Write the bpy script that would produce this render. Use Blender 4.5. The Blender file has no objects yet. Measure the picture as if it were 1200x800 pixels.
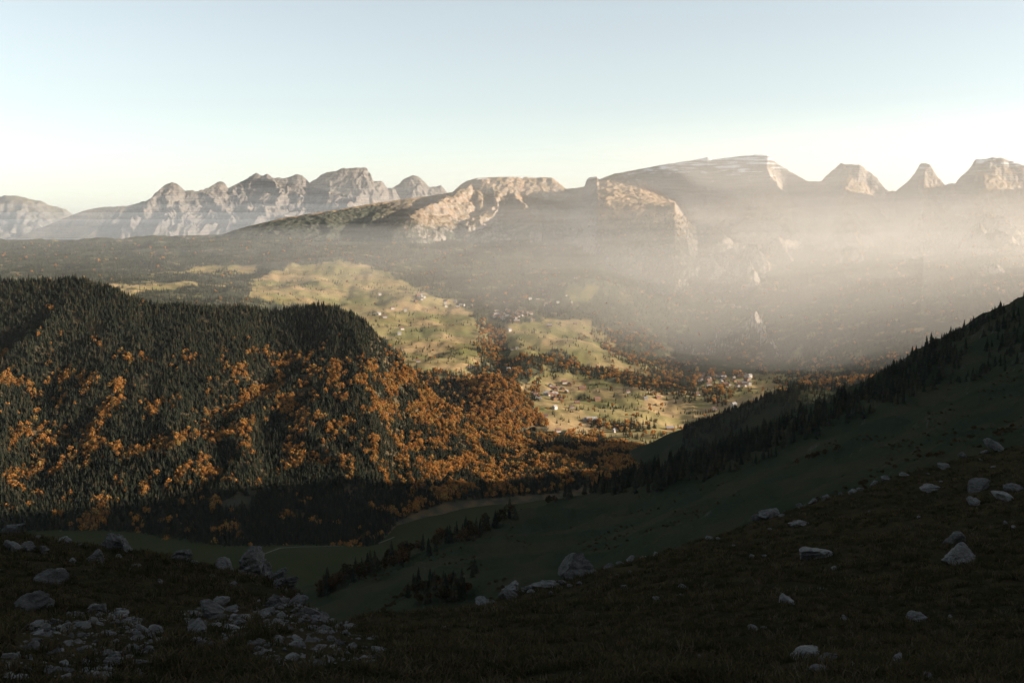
import bpy, bmesh, math, random
import numpy as np
from mathutils import Vector, Matrix

S = bpy.context.scene
COL = S.collection
rng = np.random.default_rng(7)
random.seed(7)
R = math.radians

# ------------------------------------------------------------------ camera, sky, sun, exposure
PITCH = R(6.89)
SUN_AZ, SUN_EL = R(97.0), R(14.0)          # azimuth clockwise from the view direction (+Y)
cam = bpy.data.cameras.new('camera')
cam.lens = 36.0; cam.sensor_width = 36.0
cam.clip_start = 0.2; cam.clip_end = 120000.0
cam_o = bpy.data.objects.new('camera', cam); COL.objects.link(cam_o)
cam_o.location = (0, 0, 0); cam_o.rotation_euler = (math.pi/2 - PITCH, 0, 0)
S.camera = cam_o

W = bpy.data.worlds.new('World'); S.world = W; W.use_nodes = True
wn = W.node_tree; wn.nodes.clear()
sky = wn.nodes.new('ShaderNodeTexSky'); sky.sky_type = 'NISHITA'; sky.sun_disc = False
sky.sun_elevation = SUN_EL; sky.sun_rotation = SUN_AZ
sky.altitude = 1600; sky.air_density = 1.0; sky.dust_density = 2.2; sky.ozone_density = 1.0
bg = wn.nodes.new('ShaderNodeBackground'); bg.inputs['Strength'].default_value = 0.074
wo = wn.nodes.new('ShaderNodeOutputWorld')
tint = wn.nodes.new('ShaderNodeMix'); tint.data_type = 'RGBA'; tint.blend_type = 'MULTIPLY'; tint.inputs[0].default_value = 1.0
tint.inputs[7].default_value = (.97, 1.02, .92, 1)
wn.links.new(sky.outputs[0], tint.inputs[6]); hs = wn.nodes.new('ShaderNodeHueSaturation'); hs.inputs['Saturation'].default_value = .46; hs.inputs['Value'].default_value = 1.0
wn.links.new(tint.outputs[2], hs.inputs['Color']); wn.links.new(hs.outputs[0], bg.inputs[0]); wn.links.new(bg.outputs[0], wo.inputs[0])

sdir = Vector((math.sin(SUN_AZ)*math.cos(SUN_EL), math.cos(SUN_AZ)*math.cos(SUN_EL), math.sin(SUN_EL)))
sun = bpy.data.lights.new('sun', 'SUN'); sun.energy = 5.0; sun.angle = R(0.53); sun.color = (1.0, 0.83, 0.65)
sun_o = bpy.data.objects.new('sun', sun); COL.objects.link(sun_o)
sun_o.rotation_euler = sdir.to_track_quat('Z', 'Y').to_euler(); sun_o.location = (900, 400, 900)

S.view_settings.view_transform = 'Standard'; S.view_settings.look = 'None'
S.view_settings.exposure = 1.6; S.view_settings.gamma = 1.0
S.cycles.use_denoising = True
S.cycles.max_bounces = 8; S.cycles.diffuse_bounces = 2; S.cycles.volume_bounces = 2
S.cycles.transparent_max_bounces = 128

HAZE_DENSITY = 0.8e-5
MIST = [(620,-760,6e-5,.0,.40,14.,5800),(540,-760,5e-5,-.40,.15,17.,6600),(330,-760,4e-5,-.15,.40,18.,6000),(150,-760,2.5e-5,-.15,.40,15.,5600),(105,-760,2.5e-5,-.18,.45,1.,5200),(65,-760,2.5e-5,-.22,.45,2.,4900),(30,-760,2.5e-5,-.30,.45,3.,4500),(-5,-760,2.5e-5,-.38,.42,4.,4200),(-45,-760,2.5e-5,-.50,.40,5.,3900),(-85,-760,3e-5,-.60,.40,6.,3600),(-120,-760,3.5e-5,-.60,.40,7.,3300),(-160,-760,4e-5,-.60,.40,8.,3100),(-210,-760,4.5e-5,-.55,.40,9.,2900),(-280,-760,6e-5,-.50,.40,10.,2700)]   # top, bottom, density, left taper, seed, start
FARMIST = [(480,3e-5),(360,4e-5),(260,5e-5),(160,7e-5),(60,9e-5),(-20,1e-4)]

# ------------------------------------------------------------------ small maths
CP, SP = math.cos(PITCH), math.sin(PITCH)
def at(px, py, Y):
    """the point of the place that the photograph (1200 x 800) shows at px, py, Y metres ahead"""
    px, py, Y = np.asarray(px, float), np.asarray(py, float), np.asarray(Y, float)
    dx = (px-600)/1200; dv = (400-py)/1200
    dy = CP + dv*SP; dz = -SP + dv*CP
    return dx/dy*Y, Y, dz/dy*Y
def proj(x, y, z):
    dep = y*CP - z*SP
    return 600+1200*x/dep, 400-1200*(y*SP+z*CP)/dep
def pts(lst):
    a = np.array(lst, float); return np.stack(at(a[:, 0], a[:, 1], a[:, 2]), 1)

_P = rng.permutation(4096)
_G = rng.uniform(0, 2*np.pi, 4096); _GX, _GY = np.cos(_G), np.sin(_G)
def gnoise(x, y):
    xi, yi = np.floor(x).astype(np.int64), np.floor(y).astype(np.int64)
    xf, yf = x-xi, y-yi
    def g(i, j):
        h = _P[(_P[(xi+i) & 4095] + yi + j) & 4095]
        return _GX[h]*(xf-i)+_GY[h]*(yf-j)
    u = xf*xf*xf*(xf*(xf*6-15)+10); v = yf*yf*yf*(yf*(yf*6-15)+10)
    return ((g(0,0)*(1-u)+g(1,0)*u)*(1-v)+(g(0,1)*(1-u)+g(1,1)*u)*v)*1.45
def fbm(x, y, o=4, gain=.5):
    s, a = 0, 1
    for k in range(o):
        s = s+a*gnoise(x+k*17.3, y-k*9.1); x, y, a = x*2.03, y*2.03, a*gain
    return s
def ridged(x, y, o=4, gain=.5):
    s, a, t = 0, 1, 0
    for k in range(o):
        s = s+a*(1-np.abs(gnoise(x+k*31.7, y+k*11.9))*1.6); t += a; x, y, a = x*2.07, y*2.07, a*gain
    return s/t
def sstep(a, b, x):
    t = np.clip((x-a)/(b-a), 0, 1); return t*t*(3-2*t)

class RBF:
    """thin plate surface through points"""
    def __init__(s, P, sc, lam=1e-4):
        s.sc = sc; s.c = P[:, :2]/sc; n = len(P)
        K = s.k(s.c)+np.eye(n)*lam
        Q = np.c_[np.ones(n), s.c]
        A = np.block([[K, Q], [Q.T, np.zeros((3, 3))]])
        s.w = np.linalg.solve(A, np.r_[P[:, 2], 0, 0, 0])
    def k(s, q):
        d2 = ((q[:, None]-s.c[None])**2).sum(-1)
        return .5*d2*np.log(d2+1e-12)
    def __call__(s, x, y):
        x = np.asarray(x, float); y = np.asarray(y, float); sh = np.broadcast(x, y).shape
        q = np.stack([np.broadcast_to(x, sh).ravel(), np.broadcast_to(y, sh).ravel()], 1)/s.sc
        out = np.empty(len(q)); n = len(s.c)
        for i in range(0, len(q), 40000):
            b = q[i:i+40000]
            out[i:i+40000] = s.k(b)@s.w[:n]+s.w[n]+b@s.w[n+1:]
        return out.reshape(sh)

def seg_tents(x, y, lines, slope, xs=None):
    h = np.full(x.shape, -1e5)
    for ln in lines:
        for a, b in zip(ln[:-1], ln[1:]):
            ab = b[:2]-a[:2]; L2 = ab@ab
            t = np.clip(((x-a[0])*ab[0]+(y-a[1])*ab[1])/L2, 0, 1)
            d = np.hypot(x-a[0]-t*ab[0], y-a[1]-t*ab[1])
            h = np.maximum(h, a[2]+t*(b[2]-a[2])-slope*d)
    return h

def in_poly(px, py, poly):
    c = np.zeros(px.shape, bool); n = len(poly); j = n-1
    for i in range(n):
        xi, yi = poly[i]; xj, yj = poly[j]
        m = ((yi > py) != (yj > py)) & (px < (xj-xi)*(py-yi)/(yj-yi+1e-9)+xi)
        c ^= m; j = i
    return c
def pick(px, py, hf, Y0, Y1, n=1500):
    """where the line of sight through px, py first meets the surface hf"""
    Y = np.exp(np.linspace(math.log(Y0), math.log(Y1), n))
    x, y, z = at(px, py, Y); h = hf(x, y)
    k = np.argmax(z < h)
    if not (z < h).any(): return None
    if k: 
        f = (z[k-1]-h[k-1])/((z[k-1]-h[k-1])-(z[k]-h[k])+1e-9); Yk = Y[k-1]+f*(Y[k]-Y[k-1])
    else: Yk = Y[k]
    x, y, z = at(px, py, Yk)
    return float(x), float(y), float(hf(np.array([x]), np.array([y]))[0])

# ------------------------------------------------------------------ terrain heights (metres, the eye is 0)
def cols(lo, hi, n, olo, ohi, m):
    """view azimuth tangents: n columns in sight, m coarse ones on each side"""
    a = np.linspace(lo, hi, n)
    return np.r_[np.linspace(olo, lo, m)[:-1], a, np.linspace(hi, ohi, m)[1:]]
AV = 0.53

# --- valley
_v = [(200,640,1750),(450,622,1900),(560,590,2100),(350,655,1650),(150,622,1850),(60,615,1900),(700,556,2400),(800,503,3250),
 (640,503,3200),(740,500,3300),(690,470,3800),(740,462,3950),(650,455,3950),(615,462,3700),(640,440,4200),(700,442,4250),(830,482,3700),(870,442,4700),(930,436,4900),(820,450,4500),(760,445,4550),
 (620,428,4300),(560,430,4200),(480,425,4000),(500,400,4700),(460,400,4700),(560,400,4800),(620,400,4850),(700,410,4900),(450,360,5600),(450,335,6400),(520,358,5600),
 (300,345,5400),(350,320,6800),(400,307,7300),(570,372,5500),(640,370,5600),(676,328,6200),(640,345,6200),(720,370,5800),(600,350,6100),(540,335,6600),(0,332,5500),(0,303,7500),(100,345,5000),(150,325,6000),
 (200,292,8200),(200,340,5300),(100,300,8000),(260,300,7800),(480,310,7600),(620,315,7600),(760,350,6600),(800,420,5400),(860,400,5500),(1000,400,4900),(1100,400,4600),(1200,400,4300),(1200,340,5000),
 (900,340,6500),(1050,330,6000),(-250,640,1800),(-250,340,5200),(-250,300,8000),(1400,420,4000),(1400,330,5000),(950,470,3600),(1050,480,3000)]
VP = pts(_v)
VP = np.r_[VP, np.array([[-600,1000,-500],[0,1200,-560],[700,2300,-640],[1500,2600,-500],[-3000,1500,-520],[-6000,4000,-300],[3500,3500,-400]])]
_vr = RBF(VP, 2000., 2e-4)
STREAM = pts([(575,372,5500),(588,392,4900),(590,415,4600),(583,440,4250)])
def valley_h(x, y):
    r = np.hypot(x, y)
    h = _vr(x, y)
    k = sstep(2300, 3600, r)
    h = h + k*(30*fbm(x/430, y/520, 4)+7*fbm(x/110+4, y/140, 3)) + (1-k)*5*fbm(x/300, y/300, 3)
    dmin = np.full(np.shape(h), 1e9)
    for a, b in zip(STREAM[:-1], STREAM[1:]):
        ab = b[:2]-a[:2]; t = np.clip(((x-a[0])*ab[0]+(y-a[1])*ab[1])/(ab@ab), 0, 1)
        dmin = np.minimum(dmin, np.hypot(x-a[0]-t*ab[0], y-a[1]-t*ab[1]))
    return h-40*np.exp(-(dmin/70)**2)

class Curtain:
    """a range of hills: crest line in front of the sky, a front slope and a back slope"""
    def __init__(s, crest, sm):
        P = pts(crest); s.a = P[:, 0]/P[:, 1]; s.Y, s.z = P[:, 1], P[:, 2]; s.px = np.array([c[0] for c in crest], float)
        f = np.linspace(s.a[0], s.a[-1], 1600); zf = np.interp(f, s.a, s.z)
        w = int(sm/(f[1]-f[0]))*2+1; ker = np.hanning(w+2); ker /= ker.sum()
        s.f = f; s.zs = np.convolve(np.pad(zf, w, 'edge'), ker, 'same')[w:-w]
        yf = np.interp(f, s.a, s.Y); s.ys = np.convolve(np.pad(yf, w, 'edge'), ker, 'same')[w:-w]
    def crest(s, a): return np.interp(a, s.f, s.ys), np.interp(a, s.a, s.z), np.interp(a, s.f, s.zs), np.interp(a, s.a, s.px)

# --- the long range: dark wooded flank, flat-topped mountain, row of peaks
RANGE = Curtain([(-260,318,8500),(-100,308,8800),(0,299,9000),(57,289,9500),(150,286,9800),(207,276,10000),(260,275,10200),(283,267,10300),(333,255,10600),(400,245,11000),(433,239,11200),
 (483,232,11400),(530,225,11500),(540,216,11500),(547,212,11500),(560,208.5,11500),(580,207.5,11500),(600,207,11500),(625,207,11500),(647,208,11500),(663,220.5,11300),(674,220,11200),(685,218,11100),(687,211,11100),(690,208,11100),(700,206.5,11050),(702,210,11000),
 (720,203,11000),(750,197,10900),(780,191,10800),(800,188,10700),(819,184.5,10600),(824,183.5,10600),(829,182,10600),(834,185.5,10600),(850,183.5,10500),(867,182,10500),(885,180.8,10450),(900,182,10400),(913,192,10350),
 (933,203,10250),(947,211,10200),(963,211,10100),(973,200,9900),(985,190,9800),(995,190.5,9800),(1007,193,9800),(1015,199,9800),(1023,202,9750),(1038,222,9600),(1050,223,9500),(1060,215,9400),(1072,203,9350),(1078,192,9300),
 (1085,189.5,9300),(1093,197,9250),(1108,217,9100),(1120,212,9000),(1133,200,8900),(1143,187,8800),(1160,185,8800),(1177,186,8750),(1200,192,8700),(1230,215,8500),(1260,188,8300),(1300,192,8200),(1340,222,8000),(1400,196,7800),
 (1470,220,7500),(1560,195,7200),(1700,230,6800),(1900,215,6300)], .035)
DK = np.array([-900,-200,0,100,300,700,1500,2500,3500,6500.])
_tab = [(-260,[250,50,0,8,20,45,90,150,260,600]),(150,[300,60,0,18,50,110,230,380,520,850]),(330,[300,60,0,20,60,150,330,520,700,1100]),(480,[400,90,0,28,80,190,400,620,800,1200]),
 (545,[600,140,0,60,150,320,560,780,950,1350]),(570,[600,60,0,14,120,330,640,860,1020,1400]),(645,[600,70,0,16,130,330,640,880,1040,1400]),(668,[600,100,0,50,150,330,600,840,1040,1400]),(700,[600,90,0,22,60,130,330,640,960,1400]),
 (792,[600,90,0,18,50,120,330,640,930,1450]),(820,[700,120,0,110,290,480,650,800,1000,1450]),(893,[700,120,0,110,300,490,660,840,1040,1450]),(950,[700,140,0,95,240,440,640,830,1010,1350]),(1200,[700,140,0,95,240,430,600,760,900,1200]),(1900,[700,140,0,95,240,430,600,760,900,1200])]
TU = np.array([t[0] for t in _tab], float); TD = np.array([t[1] for t in _tab], float)
RSPUR = [pts(l) for l in ( [(560,212,11500),(520,232,10800),(494,246,10200),(470,262,9600)],[(600,225,11100),(622,250,10300),(640,272,9600)])]
GU = np.array([[-260,0],[480,0],[505,-90],[530,-40],[552,0],[600,-30],[640,-70],[668,-70],[700,0],[740,-140],[780,-290],[812,-430],[835,-300],[870,-130],[898,0],[925,-190],[952,-260],[975,-90],[992,-30],[1020,-70],[1042,-150],[1070,-40],[1084,-10],[1110,-110],[1130,-60],[1156,-10],[1200,-80],[1235,-160],[1262,0],[1400,0],[1900,0]], float)
def range_h(x, y):
    a = x/y; Yc, zc, zs, u = RANGE.crest(a)
    d = Yc-y
    i = np.clip(np.searchsorted(TU, u)-1, 0, len(TU)-2); f = np.clip((u-TU[i])/(TU[i+1]-TU[i]), 0, 1)
    k = np.clip(np.searchsorted(DK, d)-1, 0, len(DK)-2); g = np.clip((d-DK[k])/(DK[k+1]-DK[k]), 0, 1)
    drop = (TD[i, k]*(1-g)+TD[i, k+1]*g)*(1-f)+(TD[i+1, k]*(1-g)+TD[i+1, k+1]*g)*f
    h = zs+(zc-zs)*np.exp(-np.abs(d)/450)-drop
    sm = np.exp(-((u-755)/75)**4)*.92                                   # the grassy flank is smoother
    am = np.clip(d, 0, 1100)*(1-sm)*sstep(250, 560, u)*.22+np.clip(d, 0, 700)*.06*(1-sm)
    h = h+am*(ridged(x/620+.4*fbm(x/900, y/900, 2), y/1900, 4)-.62)
    uw = u+8*fbm(x/500, y/700, 4)*sstep(0, 200, d)-38*np.exp(-((u-925)/38)**2)*sstep(0, 500, d)
    h = h+np.interp(uw, GU[:, 0], GU[:, 1])*sstep(-30, 170, d)*(1-.9*sstep(600, 2000, d))
    hs = seg_tents(x+60*fbm(x/260, y/260, 3), y, RSPUR, .62)
    h = np.where(d > 30, np.maximum(h, np.minimum(hs, zc-.12*d)), h)
    return h+np.clip(np.abs(d)/60, .2+.8*sstep(930, 990, u), 1)*15*fbm(x/95, y/95, 5, .62)

# --- the pale rocky massif behind it, and the farthest mountain
MASSIF = Curtain([(-200,330,13800),(-60,312,13800),(0,286,13800),(33,273,14000),(60,262,14200),(97,247,14400),(115,243,14500),(133,242,14500),(150,241,14500),(177,232,14700),(186,223,14800),(193,217,14900),(203,214,15000),(209,216,15000),(217,223,15000),(238,223,15000),(248,217,15200),(258,213,15300),(264,215,15300),
 (267,220,15300),(277,216,15400),(288,209,15500),(300,203.5,15500),(306,205,15500),(313,203.5,15500),(320,208,15500),(337,208,15500),(348,203.5,15500),(355,206,15500),(363,215,15500),(372,208,15500),(383,202,15500),(392,199,15500),(400,197.5,15500),(415,196.5,15500),(430,197,15500),(434,203,15500),
 (438,213,15600),(447,213,15700),(455,221,15800),(462,219,15900),(468,215,16000),(472,211,16000),(477,207.5,16000),(487,206,16000),(493,209,16000),(503,217,16000),(510,218,16000),(517,217,16000),(523,224,16000),(560,245,16000),(640,260,16000),(800,262,16000)], .02)
MSPUR = [pts(l) for l in ([(203,214.5,15000),(180,232,14550),(156,255,14050),(148,275,13700),(158,290,13450)],[(238,223.5,15000),(256,240,14550),(272,256,14150),(266,272,13850),(258,285,13600)],
 [(313,204,15500),(326,222,15000),(321,238,14600)],[(383,203,15500),(397,226,14950),(386,244,14550)],[(430,198,15500),(424,222,15000),(416,242,14600)],[(480,208,16000),(489,226,15500),(482,240,15100)],
 [(340,209,15500),(352,232,14900)],[(277,217,15400),(290,238,14800),(302,250,14500)])]
def massif_h(x, y):
    a = x/y; Yc, zc, zs, u = MASSIF.crest(a); d = Yc-y
    h = zs+(zc-zs)*np.exp(-np.abs(d)/380)-np.where(d > 0, .62*900*(1-np.exp(-np.clip(d, 0, 1e5)/900))+.18*d, -.8*d)
    left = 1-sstep(95, 170, u)
    h = h+np.clip(d, 0, 900)*.42*(1-.85*left)*(ridged(x/430+.5*fbm(x/500, y/500, 2), y/1300, 5, .55)-.6)
    hs = seg_tents(x+110*fbm(x/300, y/300, 4), y, MSPUR, .85)
    h = np.where(d > 30, np.maximum(h, np.minimum(hs+30*fbm(x/90, y/160, 3), zc-.1*d)), h)
    return h+np.clip(np.abs(d)/80, .75, 1)*26*fbm(x/150, y/150, 5, .6)*(1-.75*left)
FAR = Curtain([(-300,215,22000),(-150,222,22000),(0,230.5,22000),(8,229,22000),(23,230,22000),(34,233,22000),(47,235.5,22000),(60,241,22000),(70,243,22000),(77,245.5,22000),(87,252,22000),(110,262,22000),(200,285,22000)], .03)
def far_h(x, y):
    a = x/y; Yc, zc, zs, u = FAR.crest(a); d = Yc-y
    h = zs+(zc-zs)*np.exp(-np.abs(d)/500)-np.where(d > 0, .5*d, -.8*d)
    return h+np.clip(d, 0, 1200)*.35*(ridged(x/600+.5*fbm(x/400, y/400, 3), y/1500, 6, .6)-.6)+22*fbm(x/150, y/150, 4, .6)

# --- the forested hill in the middle distance and the wooded knoll behind its tail
class Hill:
    def __init__(s, crest, base, amp, wl, power):
        C, B = pts(crest), pts(base)
        s.ca, s.cY, s.cz = C[:, 0]/C[:, 1], C[:, 1], C[:, 2]
        s.ba, s.bY, s.bz = B[:, 0]/B[:, 1], B[:, 1], B[:, 2]
        s.amp, s.wl, s.power = amp, wl, power
    def lines(s, a): return np.interp(a, s.ca, s.cY), np.interp(a, s.ca, s.cz), np.interp(a, s.ba, s.bY), np.interp(a, s.ba, s.bz)
    def __call__(s, x, y):
        a = x/y; cY, cz, bY, bz = s.lines(a)
        t = (cY-y)/(cY-bY)
        tc = np.clip(t, 0, 1)
        h = cz-(cz-bz)*(1-(1-tc)**s.power)
        h = np.where(t < 0, cz-.55*(y-cY)-.0006*(y-cY)**2, h)
        h = np.where(t > 1, bz-.35*(bY-y), h)
        k = np.sin(np.pi*np.clip(t, 0, 1))**.7*np.clip((cz-bz)/300, .12, 1)
        return h+k*s.amp*(ridged(x/s.wl+.3*fbm(x/400, y/400, 2), y/(s.wl*2.2), 4)-.6)+2*fbm(x/60, y/60, 2)
HILL = Hill([(-420,330,2800),(-200,322,2800),(-80,332,2750),(0,331,2700),(67,329,2700),(83,327,2700),(103,330,2680),(127,337,2660),(150,347,2650),(180,359,2650),(207,358,2650),(247,362,2650),(283,361,2680),(313,366,2700),(347,363,2700),(367,359,2700),(393,361,2680),(400,366,2670),
  (415,370,2650),(432,383,2630),(447,400,2600),(465,421,2580),(482,436,2560),(500,456,2540),(512,469,2530),(535,485,2520),(555,501,2520),(587,510,2600),(615,510,2650),(650,512,2700),(700,518,2750),(740,522,2800),(770,530,2850),(800,540,2900)],
  [(-420,600,1900),(-100,605,1900),(0,607,1900),(43,607,1900),(160,612,1880),(200,628,1820),(300,640,1760),(380,637,1780),(440,630,1820),(465,600,1980),(520,582,2080),(592,575,2150),(650,570,2200),(700,562,2280),(760,552,2400),(800,548,2500)], 80, 420, 1.45)
KNOLL = Hill([(380,430,3500),(440,438,3450),(482,443,3400),(520,446,3380),(557,447,3350),(575,443,3330),(597,447,3300),(612,459,3280),(622,474,3250),(634,490,3220),(650,505,3200)],
  [(380,520,2850),(440,515,2880),(482,510,2900),(560,506,2950),(592,503,3000),(610,498,3080),(625,496,3150),(640,500,3150),(650,508,3150)], 25, 160, 1.2)

# --- the shaded slope on the right, the mountain it belongs to, and the stony foreground
_r = [(640,592,1250),(700,574,1280),(770,550,1330),(800,543,1350),(850,524,1400),(900,505,1430),(950,486,1460),(1000,463,1480),(1050,434,1500),(1100,402,1500),(1150,376,1500),(1200,352,1500),
 (600,610,1150),(560,626,1080),(500,646,980),(450,663,920),(400,686,840),(360,702,800),(700,610,1100),(800,590,1000),(900,550,1000),(1000,530,900),(1100,490,900),(1200,440,1000),(1200,480,800),
 (600,650,850),(500,690,700),(450,702,680),(700,650,700),(800,620,650),(900,590,650),(1000,560,600),(1100,530,600),(1200,500,600),(600,725,450),(400,765,500),(800,685,350),(1000,620,350),(1200,545,350),(200,740,700),(0,720,750),(200,760,480)]
RP = np.r_[pts(_r), np.array([[0,100,-62],[-60,90,-62],[80,110,-55],[200,100,-30],[0,10,-22],[-300,300,-190],[500,200,20],[700,600,20],[950,1480,-5],[1200,1300,125],[900,900,40],
   [60,1600,-520],[250,1650,-500],[500,1800,-440],[800,1850,-330],[1000,1900,-310],[1300,1900,-250],[1200,1700,-150],[1450,1750,-130],[-150,1350,-500],[-330,1100,-470],[-500,900,-420],[-700,600,-360]])]
_rr = RBF(RP, 500., 3e-4)
def right_h(x, y):
    r = np.hypot(x, y)
    return _rr(x, y)+sstep(90, 400, r)*(8*fbm(x/110, y/110, 5, .55)+2.2*fbm(x/24, y/24, 3)*sstep(150, 500, r)+12*(ridged(x/160+.5*fbm(x/200, y/200, 2), y/240, 4)-.6))
MT = [np.array(l, float) for l in ([(1150,1480,10),(1350,1350,150),(1550,900,440),(1520,400,500),(1400,-250,470),(900,-900,420)],
   [(1550,900,470),(1730,1250,300),(1830,1500,135),(1830,1600,45),(1830,1700,-35),(1830,1800,-60),(1835,1925,-95),(1845,2100,-155),(1860,2250,-215),(1890,2400,-290),(1950,2900,-420)])]
MT.append(np.r_[pts([(835,503,2400),(865,487,2420),(900,468,2440),(935,451,2450),(985,458,2470),(1100,432,2550)]), np.array([[1500,2500,-330],[1880,2400,-300]])])
def mount_h(x, y):
    q = 30*fbm(x/240, y/240, 3)
    return np.maximum(seg_tents(x+q, y, MT[:2], .62), seg_tents(x+q, y, MT[2:], .5))+sstep(0, 200, np.abs(y-1500)+40)*8*fbm(x/150, y/150, 4)

_f = [(0,800,11),(300,800,11.5),(600,800,12),(900,800,12.5),(1200,800,13),(0,745,16),(0,685,26),(0,614,42),(60,622,43),(100,634,45),(150,648,45),(215,660,44),(260,668,43),(300,672,42),(345,682,39),(370,700,34),(395,716,30),(430,714,34),(480,711,39),(520,708,42),(560,701,46),(600,685,50),(640,674,52),(675,668,54),
 (720,654,58),(760,640,60),(800,627,62),(880,604,66),(950,583,70),(1000,570,73),(1040,553,76),(1100,540,80),(1200,527,90),(600,750,20),(900,700,30),(900,650,45),(1200,700,28),(1200,600,50),(1050,600,58),(300,730,21),(150,700,26),(200,740,17),(800,740,22),(1000,750,20),(450,745,22)]
FC = pts([f for f in _f if f[2] > 29.5 and f[1] not in (700, 650, 600)])
FP = np.r_[pts(_f), np.array([[0,0,-1.9],[-8,1,-2.6],[8,1,-1.5],[0,-40,9],[-60,-20,0],[60,-20,14],[-60,30,-12],[80,40,2],[110,80,-8],[0,-150,55],[-150,-150,40],[150,-120,90]])]
_fr = RBF(FP, 20., 2e-4)
_o = np.argsort(FC[:, 0]/FC[:, 1]); FCA, FCY = (FC[:, 0]/FC[:, 1])[_o], FC[_o, 1]
def fore_h(x, y):
    x = np.asarray(x, float); y = np.asarray(y, float)
    h = _fr(x, y)
    a = np.clip(x/np.maximum(y, 2), -1.2, 1.2)
    over = np.where(y > 5, y-np.interp(a, FCA, FCY), -60)
    fall = np.where(over > -6, 2.2*np.log1p(np.exp(np.clip((over-1.5)/2.2, -30, 30))), 0)
    r = np.hypot(x, y)
    k = sstep(2, 12, r)
    return h-.85*fall+k*(.16*fbm(x/3.1, y/3.1, 4)+.3*fbm(x/9+3, y/9, 2)*sstep(8, 25, r)+.07*np.maximum(fbm(x/.9, y/.7, 2), 0))

# ------------------------------------------------------------------ mesh helpers
def mesh_np(name, V, F, mats, attrs=None, smooth=False, mat_idx=None):
    me = bpy.data.meshes.new(name); V = np.asarray(V, np.float32); F = np.asarray(F, np.int32)
    nf, k = F.shape
    me.vertices.add(len(V)); me.vertices.foreach_set('co', V.ravel())
    me.loops.add(nf*k); me.loops.foreach_set('vertex_index', F.ravel())
    me.polygons.add(nf); me.polygons.foreach_set('loop_start', np.arange(0, nf*k, k, dtype=np.int32))
    for m in (mats if isinstance(mats, (list, tuple)) else [mats]): me.materials.append(m)
    if mat_idx is not None: me.polygons.foreach_set('material_index', np.asarray(mat_idx, np.int32))
    me.polygons.foreach_set('use_smooth', np.full(nf, smooth, bool))
    for n, v in (attrs or {}).items():
        at_ = me.attributes.new(n, 'FLOAT', 'POINT'); at_.data.foreach_set('value', np.asarray(v, np.float32).ravel())
    me.update(calc_edges=True); me.validate()
    return me
def put(name, me, parent=None, **kw):
    o = bpy.data.objects.new(name, me); COL.objects.link(o)
    if parent is not None: o.parent = parent
    for k, v in kw.items(): o[k] = v
    return o
def grid_faces(nr, nc):
    i = np.arange(nr*nc).reshape(nr, nc)
    return np.stack([i[:-1, :-1], i[:-1, 1:], i[1:, 1:], i[1:, :-1]], -1).reshape(-1, 4)
def sheet(name, X, Y, Z, mat, label, attrs=None, smooth=True, kind='structure'):
    F = grid_faces(*X.shape)
    n = np.cross([X[0,1]-X[0,0], Y[0,1]-Y[0,0], 0], [X[1,0]-X[0,0], Y[1,0]-Y[0,0], 0])[2]
    if n < 0: F = F[:, ::-1]
    me = mesh_np(name, np.stack([X, Y, Z], -1).reshape(-1, 3), F, mat, attrs, smooth)
    return put(name, me, kind=kind, label=label)

# ------------------------------------------------------------------ materials
class NT:
    def __init__(s, name):
        s.m = bpy.data.materials.new(name); s.m.use_nodes = True; s.t = s.m.node_tree; s.t.nodes.clear()
        s.out = s.t.nodes.new('ShaderNodeOutputMaterial')
    def n(s, typ, ins=None, **kw):
        nd = s.t.nodes.new('ShaderNode'+typ)
        for k, v in kw.items(): setattr(nd, k, v)
        for k, v in (ins or {}).items():
            sock = nd.inputs[k]
            if hasattr(v, 'is_output'): s.t.links.new(v, sock)
            elif hasattr(v, 'outputs'): s.t.links.new(v.outputs[0], sock)
            else: sock.default_value = v
        return nd
    def pos(s): return s.n('NewGeometry').outputs['Position']
    def noise(s, sc, det=4, rough=.55, vec=None, stretch=None):
        v = vec or s.pos()
        if stretch: v = s.n('Mapping', {'Vector': v, 'Scale': stretch})
        return s.n('TexNoise', {'Vector': v, 'Scale': sc, 'Detail': det, 'Roughness': rough}).outputs['Fac']
    def ramp(s, fac, stops):
        r = s.n('ValToRGB', {'Fac': fac}); e = r.color_ramp.elements
        while len(e) < len(stops): e.new(.5)
        for el, (p, c) in zip(e, stops): el.position = p; el.color = (*c, 1) if len(c) == 3 else c
        return r.outputs['Color']
    def step(s, v, a, b): return s.n('MapRange', {'Value': v, 'From Min': a, 'From Max': b}, interpolation_type='SMOOTHSTEP').outputs[0]
    def mix(s, f, a, b):
        m = s.n('Mix', data_type='RGBA')
        for k, v in ((0, f), (6, a), (7, b)):
            if hasattr(v, 'is_output'): s.t.links.new(v, m.inputs[k])
            else: m.inputs[k].default_value = v if k == 0 else (*v, 1)
        return m.outputs[2]
    def math(s, op, a, b=0.): return s.n('Math', {0: a, 1: b}, operation=op).outputs[0]
    def done(s, col, rough=.9, bump=None, dist=1., strength=.6, spec=.2):
        b = s.n('BsdfPrincipled', {'Roughness': rough, 'Specular IOR Level': spec})
        if hasattr(col, 'is_output'): s.t.links.new(col, b.inputs['Base Color'])
        else: b.inputs['Base Color'].default_value = (*col, 1)
        if bump is not None:
            bp = s.n('Bump', {'Height': bump, 'Distance': dist, 'Strength': strength}); s.t.links.new(bp.outputs[0], b.inputs['Normal'])
        s.t.links.new(b.outputs[0], s.out.inputs[0]); return s.m

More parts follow.
